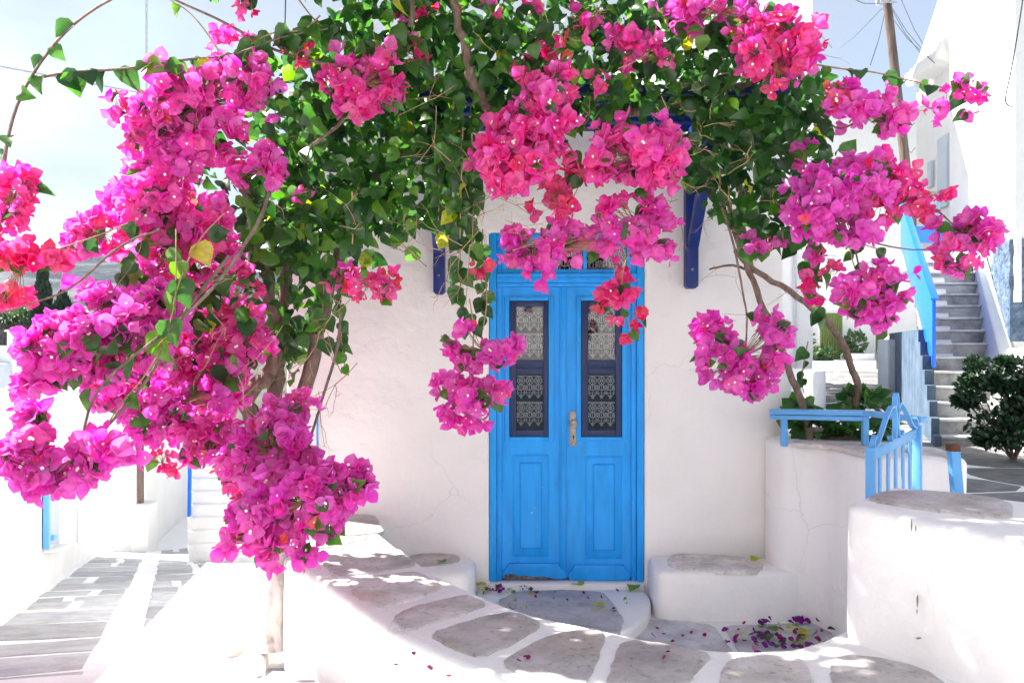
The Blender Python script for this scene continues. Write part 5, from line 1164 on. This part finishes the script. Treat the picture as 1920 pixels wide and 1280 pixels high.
shrub('dark_bush', 'dense dark green bush spilling beside the stair foot', 'bush', [((q.x, 7.6, q.z), (.36, .4, .36)), ((q.x + .3, 7.5, q.z + .05), (.4, .4, .42)), ((q.x - .08, 7.4, q.z - .22), (.3, .3, .2)), ((q.x + .1, 7.7, q.z + .3), (.3, .3, .16))] + [((q.x + R.uniform(-.4, .6), 7.5 + R.uniform(-.2, .2), q.z + R.uniform(-.3, .45)), (R.uniform(.04, .13), .1, R.uniform(.05, .14))) for _ in range(16)], .055, 'leaf_dark', 330, [(q.x + .1, 7.6, .8)])
for (x, y, Y, r, lbl) in ((1545, 795, 5.85, (.17, .2, .10), 'low leafy plant left of the slim vine stem in the planter'), (1600, 805, 5.75, (.2, .2, .10), 'leafy green plant filling the planter under the blue rail'), (1620, 752, 6.0, (.13, .12, .07), 'spreading green leaves above the corner of the blue rail'), (1500, 790, 5.8, (.05, .1, .12), 'green leaves beside the house wall behind the blue rail'), (1665, 800, 5.7, (.06, .1, .07), 'small leaf sprig behind the scrolled gate')):
    c = P(x, y, Y); shrub('planter_plant', lbl, 'plant', [(c, r)], .105, 'leaf', int(30 + 900 * r[0] * r[2]), [(c.x, c.y, ZW)], T=LT[:2], group='leafy plants in the planter')
def cypress(px, yt, yb, Y, w, lbl, wide=1):
    c = P(px, yb, Y); t = P(px, yt, Y); h = t.z - c.z + 3
    root = empty('cypress_tree', (c.x, Y, c.z - 3), lbl, 'tree')
    n = 2600; u = NP.random(n); a = NP.random(n) * 6.283; rr = w * (np.sin(np.minimum(1, (1 - u) * 1.05) ** .75 * math.pi * .62)) * (.72 + .28 * NP.random(n)) * (1 + .12 * np.sin(u * 25 + a * 3))
    pos = np.stack([c.x + rr * np.cos(a), Y + rr * np.sin(a), c.z - 3 + u * h], 1); d = np.stack([np.cos(a) * .4, np.sin(a) * .4, np.full(n, 1.0)], 1) + NP.normal(size=(n, 3)) * .25
    me, mm = bake('crown', ST, pos, frames(d, np.stack([np.cos(a), np.sin(a), np.zeros(n)], 1) + NP.normal(size=(n, 3)) * .3), .34 * (.6 + .8 * NP.random(n)), NP.random(n), NP.integers(0, 2, n), [M['pine']]); inst('crown', me, mm, root)
    MB().tube([(c.x, Y, c.z - 3), (c.x, Y, c.z - 3 + h * .9)], .16, .03, 8).build('trunk', M['bark'], root)
cypress(80, 516, 720, 38, .62, 'tall narrow dark cypress left of its fuller neighbour')
cypress(118, 556, 730, 40, .85, 'broader dark cypress right of the tall narrow one')
for x, y, Y, lbl in ((15, 596, 43, 'small green bush on the dark stone wall, left edge'), (42, 592, 43.5, 'round green bush by the dark stone wall, near the cypress')):
    c = P(x, y, Y); shrub('hillside_bush', lbl, 'bush', [(c, (.5, .4, .35))], .22, 'leaf_light', 160, [(c.x, c.y, c.z - .5)])
def pot(name, px, pyb, Y, w, h, m, lbl):
    c = P(px, pyb, Y); root = empty(name, c, lbl, 'plant pot'); MB().lathe(c, [(w * .7, 0), (w, h * .88), (w * 1.12, h * .88), (w * 1.12, h), (w * .9, h), (w * .85, h * .9)], 14).build('pot', M[m], root, smooth=50)
    MB().lathe(c + Vector((0, 0, h * .86)), [(w * .86, 0), (w * .8, .01)], 12).build('soil', M['soil'], root); return c + Vector((0, 0, h))
c = pot('flower_pot', 1548, 693, 33.2, .26, .42, 'green_pot', 'bright green pot before the left curtained alley door')
shrub('potted_oleander', 'bushy green plant in the green pot at the alley end', 'plant', [((c.x - .1, c.y, c.z + .22), (.32, .3, .32)), ((c.x - .5, c.y, c.z + .1), (.3, .3, .35))], .2, 'leaf_light', 110, [c])
c = P(1615, 690, 33.5)
o = soft_prism('white_planter', [(P(1592, 0, 33.5).x, 33.5), (P(1640, 0, 33.5).x, 33.5), (P(1640, 0, 33.5).x, 34.4), (P(1592, 0, 33.5).x, 34.4)], .8, P(0, 662, 33.5).z, M['plaster_far'], r=.05, rnd=0, step=.3)
tag(o, 'white masonry planter between the two green alley doors', 'planter')
c = P(1604, 662, 33.9); shrub('planter_shrub', 'feathery green shrub in the white planter at the alley end', 'shrub', [((c.x, c.y, c.z + .42), (.42, .4, .5)), ((c.x - .3, c.y, c.z + .15), (.3, .3, .3))], .2, 'leaf_light', 150, [c])
c = P(1524, 640, 33.4); shrub('climbing_plant', 'pale green climber on the wall left of the alley door', 'plant', [((c.x, 34.4, c.z + .2), (.45, .25, 1.0))], .16, 'leaf_light', 120, [(c.x, 34.4, 1.0)])
c = pot('terracotta_pot', 328, 924, 20.1, .12, .22, 'terracotta', 'terracotta pot on the terrace wall at the lane end')
shrub('potted_plant', 'green plant growing in the terracotta pot at the lane end', 'plant', [((c.x, c.y, c.z + .16), (.22, .2, .2))], .12, 'leaf_light', 120, [c])
# covered scooter half hidden by the stair wall
sc_ = empty('covered_scooter', (P(1662, 0, 22).x, 22, 1), 'scooter under a pale cover, half hidden by the stair wall', 'scooter')
def wheel(px, py, Y):
    c = P(px, py, Y); mb = MB(); mb.tube([c + Vector((.06 * math.cos(t), .27 * math.sin(t) * .4 + .0, .27 * math.cos(t))) * 1 if False else c + Vector((.24 * math.sin(t), .1 * math.sin(t), .24 * math.cos(t))) for t in [k * 6.2832 / 16 for k in range(17)]], .055, n=7); return mb
wheel(1662, 676, 22).build('wheel', M['black'], sc_); wheel(1705, 676, 22.4).build('wheel', M['black'], sc_)
mb = MB(); c0 = P(1662, 655, 22)
v = []; ns, nr = 12, 9
for i in range(ns):
    t = i / (ns - 1); hgt = .55 + .38 * math.sin(t * math.pi) ** .6 * (1.2 - .5 * t)
    for j in range(nr):
        a = math.pi * j / (nr - 1); w = .34 * (.5 + .5 * math.sin(t * math.pi) ** .5)
        q = Vector((c0.x - .22 + t * 1.5, 22 - math.cos(a) * w, 1.15 + hgt * math.sin(a) ** .7 * 1.1)); v.append(q + Vector((0, noise.noise(q * 6) * .04, noise.noise(q * 5) * .05)))
mb.add(v, [(i * nr + j, i * nr + j + 1, (i + 1) * nr + j + 1, (i + 1) * nr + j) for i in range(ns - 1) for j in range(nr - 1)]); mb.build('cover', M['scoot'], sc_, smooth=80)
mb = MB(); c = P(1655, 666, 21.9); mb.bar(c, c + Vector((.1, .05, .22)), .06, .08); mb.build('tail_light', M['red'], sc_, bevel=.01)
# slender masts and wires on the left
mm_ = empty('metal_mast', (P(275, 0, 18).x, 18, -3), 'thin pale metal mast crossing the sky at the upper left', 'mast')
q = P(275, 0, 18); MB().tube([(q.x, 18, -3), (q.x, 18, 13)], .028, n=6).build('pole', M['grey_metal'], mm_)
MB().tube([P(-40, 118, 17.4), P(276, 178, 17.95)], .03, n=5).build('stay_arm', M['grey_metal'], mm_)
o = MB().tube([P(536, -30, 7), P(534, 60, 6.8)], .006, n=5).build('hanging_wire', M['black']); tag(o, 'short dark wire dropping into the vine from the top edge', 'wire')

# ------------------------------------------------------------------ fallen leaves and petals
pos = []; d = []; nn = []; sc = []; tt = []; kk = []
def litter(px, py, z, kind, t, s):
    p = OZ(px, py, z); pos.append((p.x, p.y, z + .012)); d.append((R.uniform(-1, 1), R.uniform(-1, 1), R.uniform(-.1, .3))); nn.append((R.uniform(-.5, .5), R.uniform(-.5, .5), 1)); sc.append(s); tt.append(t)
ROOTP = []
for _ in range(38): litter(R.gauss(1440, 46), R.gauss(1203, 11), .02, 0, R.choice((.0, .02, .05, .1, .6)), R.uniform(.03, .05))
for _ in range(14): litter(R.gauss(1505, 14), R.gauss(1166, 4), .02, 0, R.choice((.0, .05, .1)), R.uniform(.03, .045))
for _ in range(9): litter(R.gauss(1432, 8), R.gauss(1170, 3), .02, 0, .05, R.uniform(.03, .04))
for _ in range(16): litter(R.gauss(920, 12), R.gauss(1106, 5), .105, 0, R.choice((.05, .6, .8)), R.uniform(.025, .04))
for _ in range(8): litter(R.uniform(930, 1000), R.uniform(1100, 1108), .105, 0, R.choice((.05, .8)), R.uniform(.02, .03))
for _ in range(16): litter(R.uniform(1190, 1560), R.uniform(1172, 1212), .02, 0, R.choice((.05, .6, .8)), R.uniform(.02, .035))
for _ in range(9): litter(R.uniform(950, 1180), R.uniform(1108, 1150), .113, 0, R.choice((.05, .8)), R.uniform(.02, .03))
for _ in range(10): litter(R.uniform(640, 1500), R.uniform(1225, 1275), ZP + .008, 0, R.choice((.05, .6)), R.uniform(.018, .028))
P_, D_, N_, S_, T_ = map(np.array, (pos, d, nn, sc, tt))
bt = [bract(.6, .3, .06), bract(.3, .5, .08)]
me, mm = bake('fallen_petals', bt, P_, frames(D_, N_), S_, T_, NP.integers(0, 2, len(P_)), [M['dry']]); o = inst('fallen_petals', me, mm); tag(o, 'dried magenta petals scattered on the courtyard floor', 'petals', kind='stuff')
pos = []; d = []; nn = []; sc = []; tt = []
for _ in range(26): litter(R.gauss(1470, 40), R.gauss(1195, 14), .025, 1, R.choice((.6, .9, .95, 1, .2)), R.uniform(.03, .06))
for _ in range(16): litter(R.uniform(905, 1010), R.uniform(1098, 1114), .108, 1, R.choice((.3, .9, 1)), R.uniform(.02, .04))
for _ in range(14): litter(R.uniform(940, 1180), R.uniform(1110, 1150), .105, 1, R.choice((.3, .9, 1)), R.uniform(.015, .03))
P_, D_, N_, S_, T_ = map(np.array, (pos, d, nn, sc, tt))
me, mm = bake('fallen_leaf_litter', LT, P_, frames(D_, N_), S_, T_, NP.integers(0, 4, len(P_)), [M['leaf']]); o = inst('fallen_leaf_litter', me, mm); tag(o, 'small dry leaf litter along the courtyard floor', 'leaf litter', kind='stuff')
for (x, y, z, s, t, ang, lbl) in ((1088, 1104, .105, .11, .97, .4, 'yellow green fallen leaf on the door threshold'), (1424, 1051, ZB, .10, .97, 2.2, 'yellow fallen leaf on the right bench'), (1133, 1143, .115, .10, 1, 1.0, 'yellow fallen leaf on the slab before the door'), (1192, 1103, .105, .11, .9, 2.6, 'green fallen leaf at the right foot of the door'), (912, 1102, .105, .10, 1, 1.4, 'yellow leaf standing by the left foot of the door'), (1450, 1190, .02, .12, .75, .2, 'large green fallen leaf among the purple petals'), (1520, 1190, .02, .11, .97, 1.9, 'curled yellow leaf at the right of the petal heap'), (830, 1060, ZB, .08, .8, 0.3, 'small green fallen leaf on the left bench')):
    p = OZ(x, y, z); R3 = (Matrix.Rotation(ang, 3, 'Z') @ Matrix.Rotation(.15, 3, 'X')); o = inst('fallen_leaf', leaf_me(1, t), Matrix.Translation(p + Vector((0, 0, .03))) @ R3.to_4x4() @ Matrix.Scale(s, 4)); tag(o, lbl, 'leaf', 'fallen leaves')

# ------------------------------------------------------------------ sea air in front of the far hillside
hz = MB().box(-1510, 1510, -610, 2010, -7.5, 110).build('haze', None) if False else None
m, n, b = mat('sea_air'); n.nodes.remove(b)
pv = nd(n, 'ShaderNodeVolumePrincipled', Density=.00012, Anisotropy=.2); pv.inputs['Color'].default_value = (.42, .62, 1.0, 1)
n.links.new(pv.outputs[0], n.nodes['Material Output'].inputs['Volume'])
hz = MB().box(-1510, 1510, -610, 2010, -7.5, 110).build('haze', m); tag(hz, 'thin blue sea haze over the far hillside', 'haze', kind='stuff')
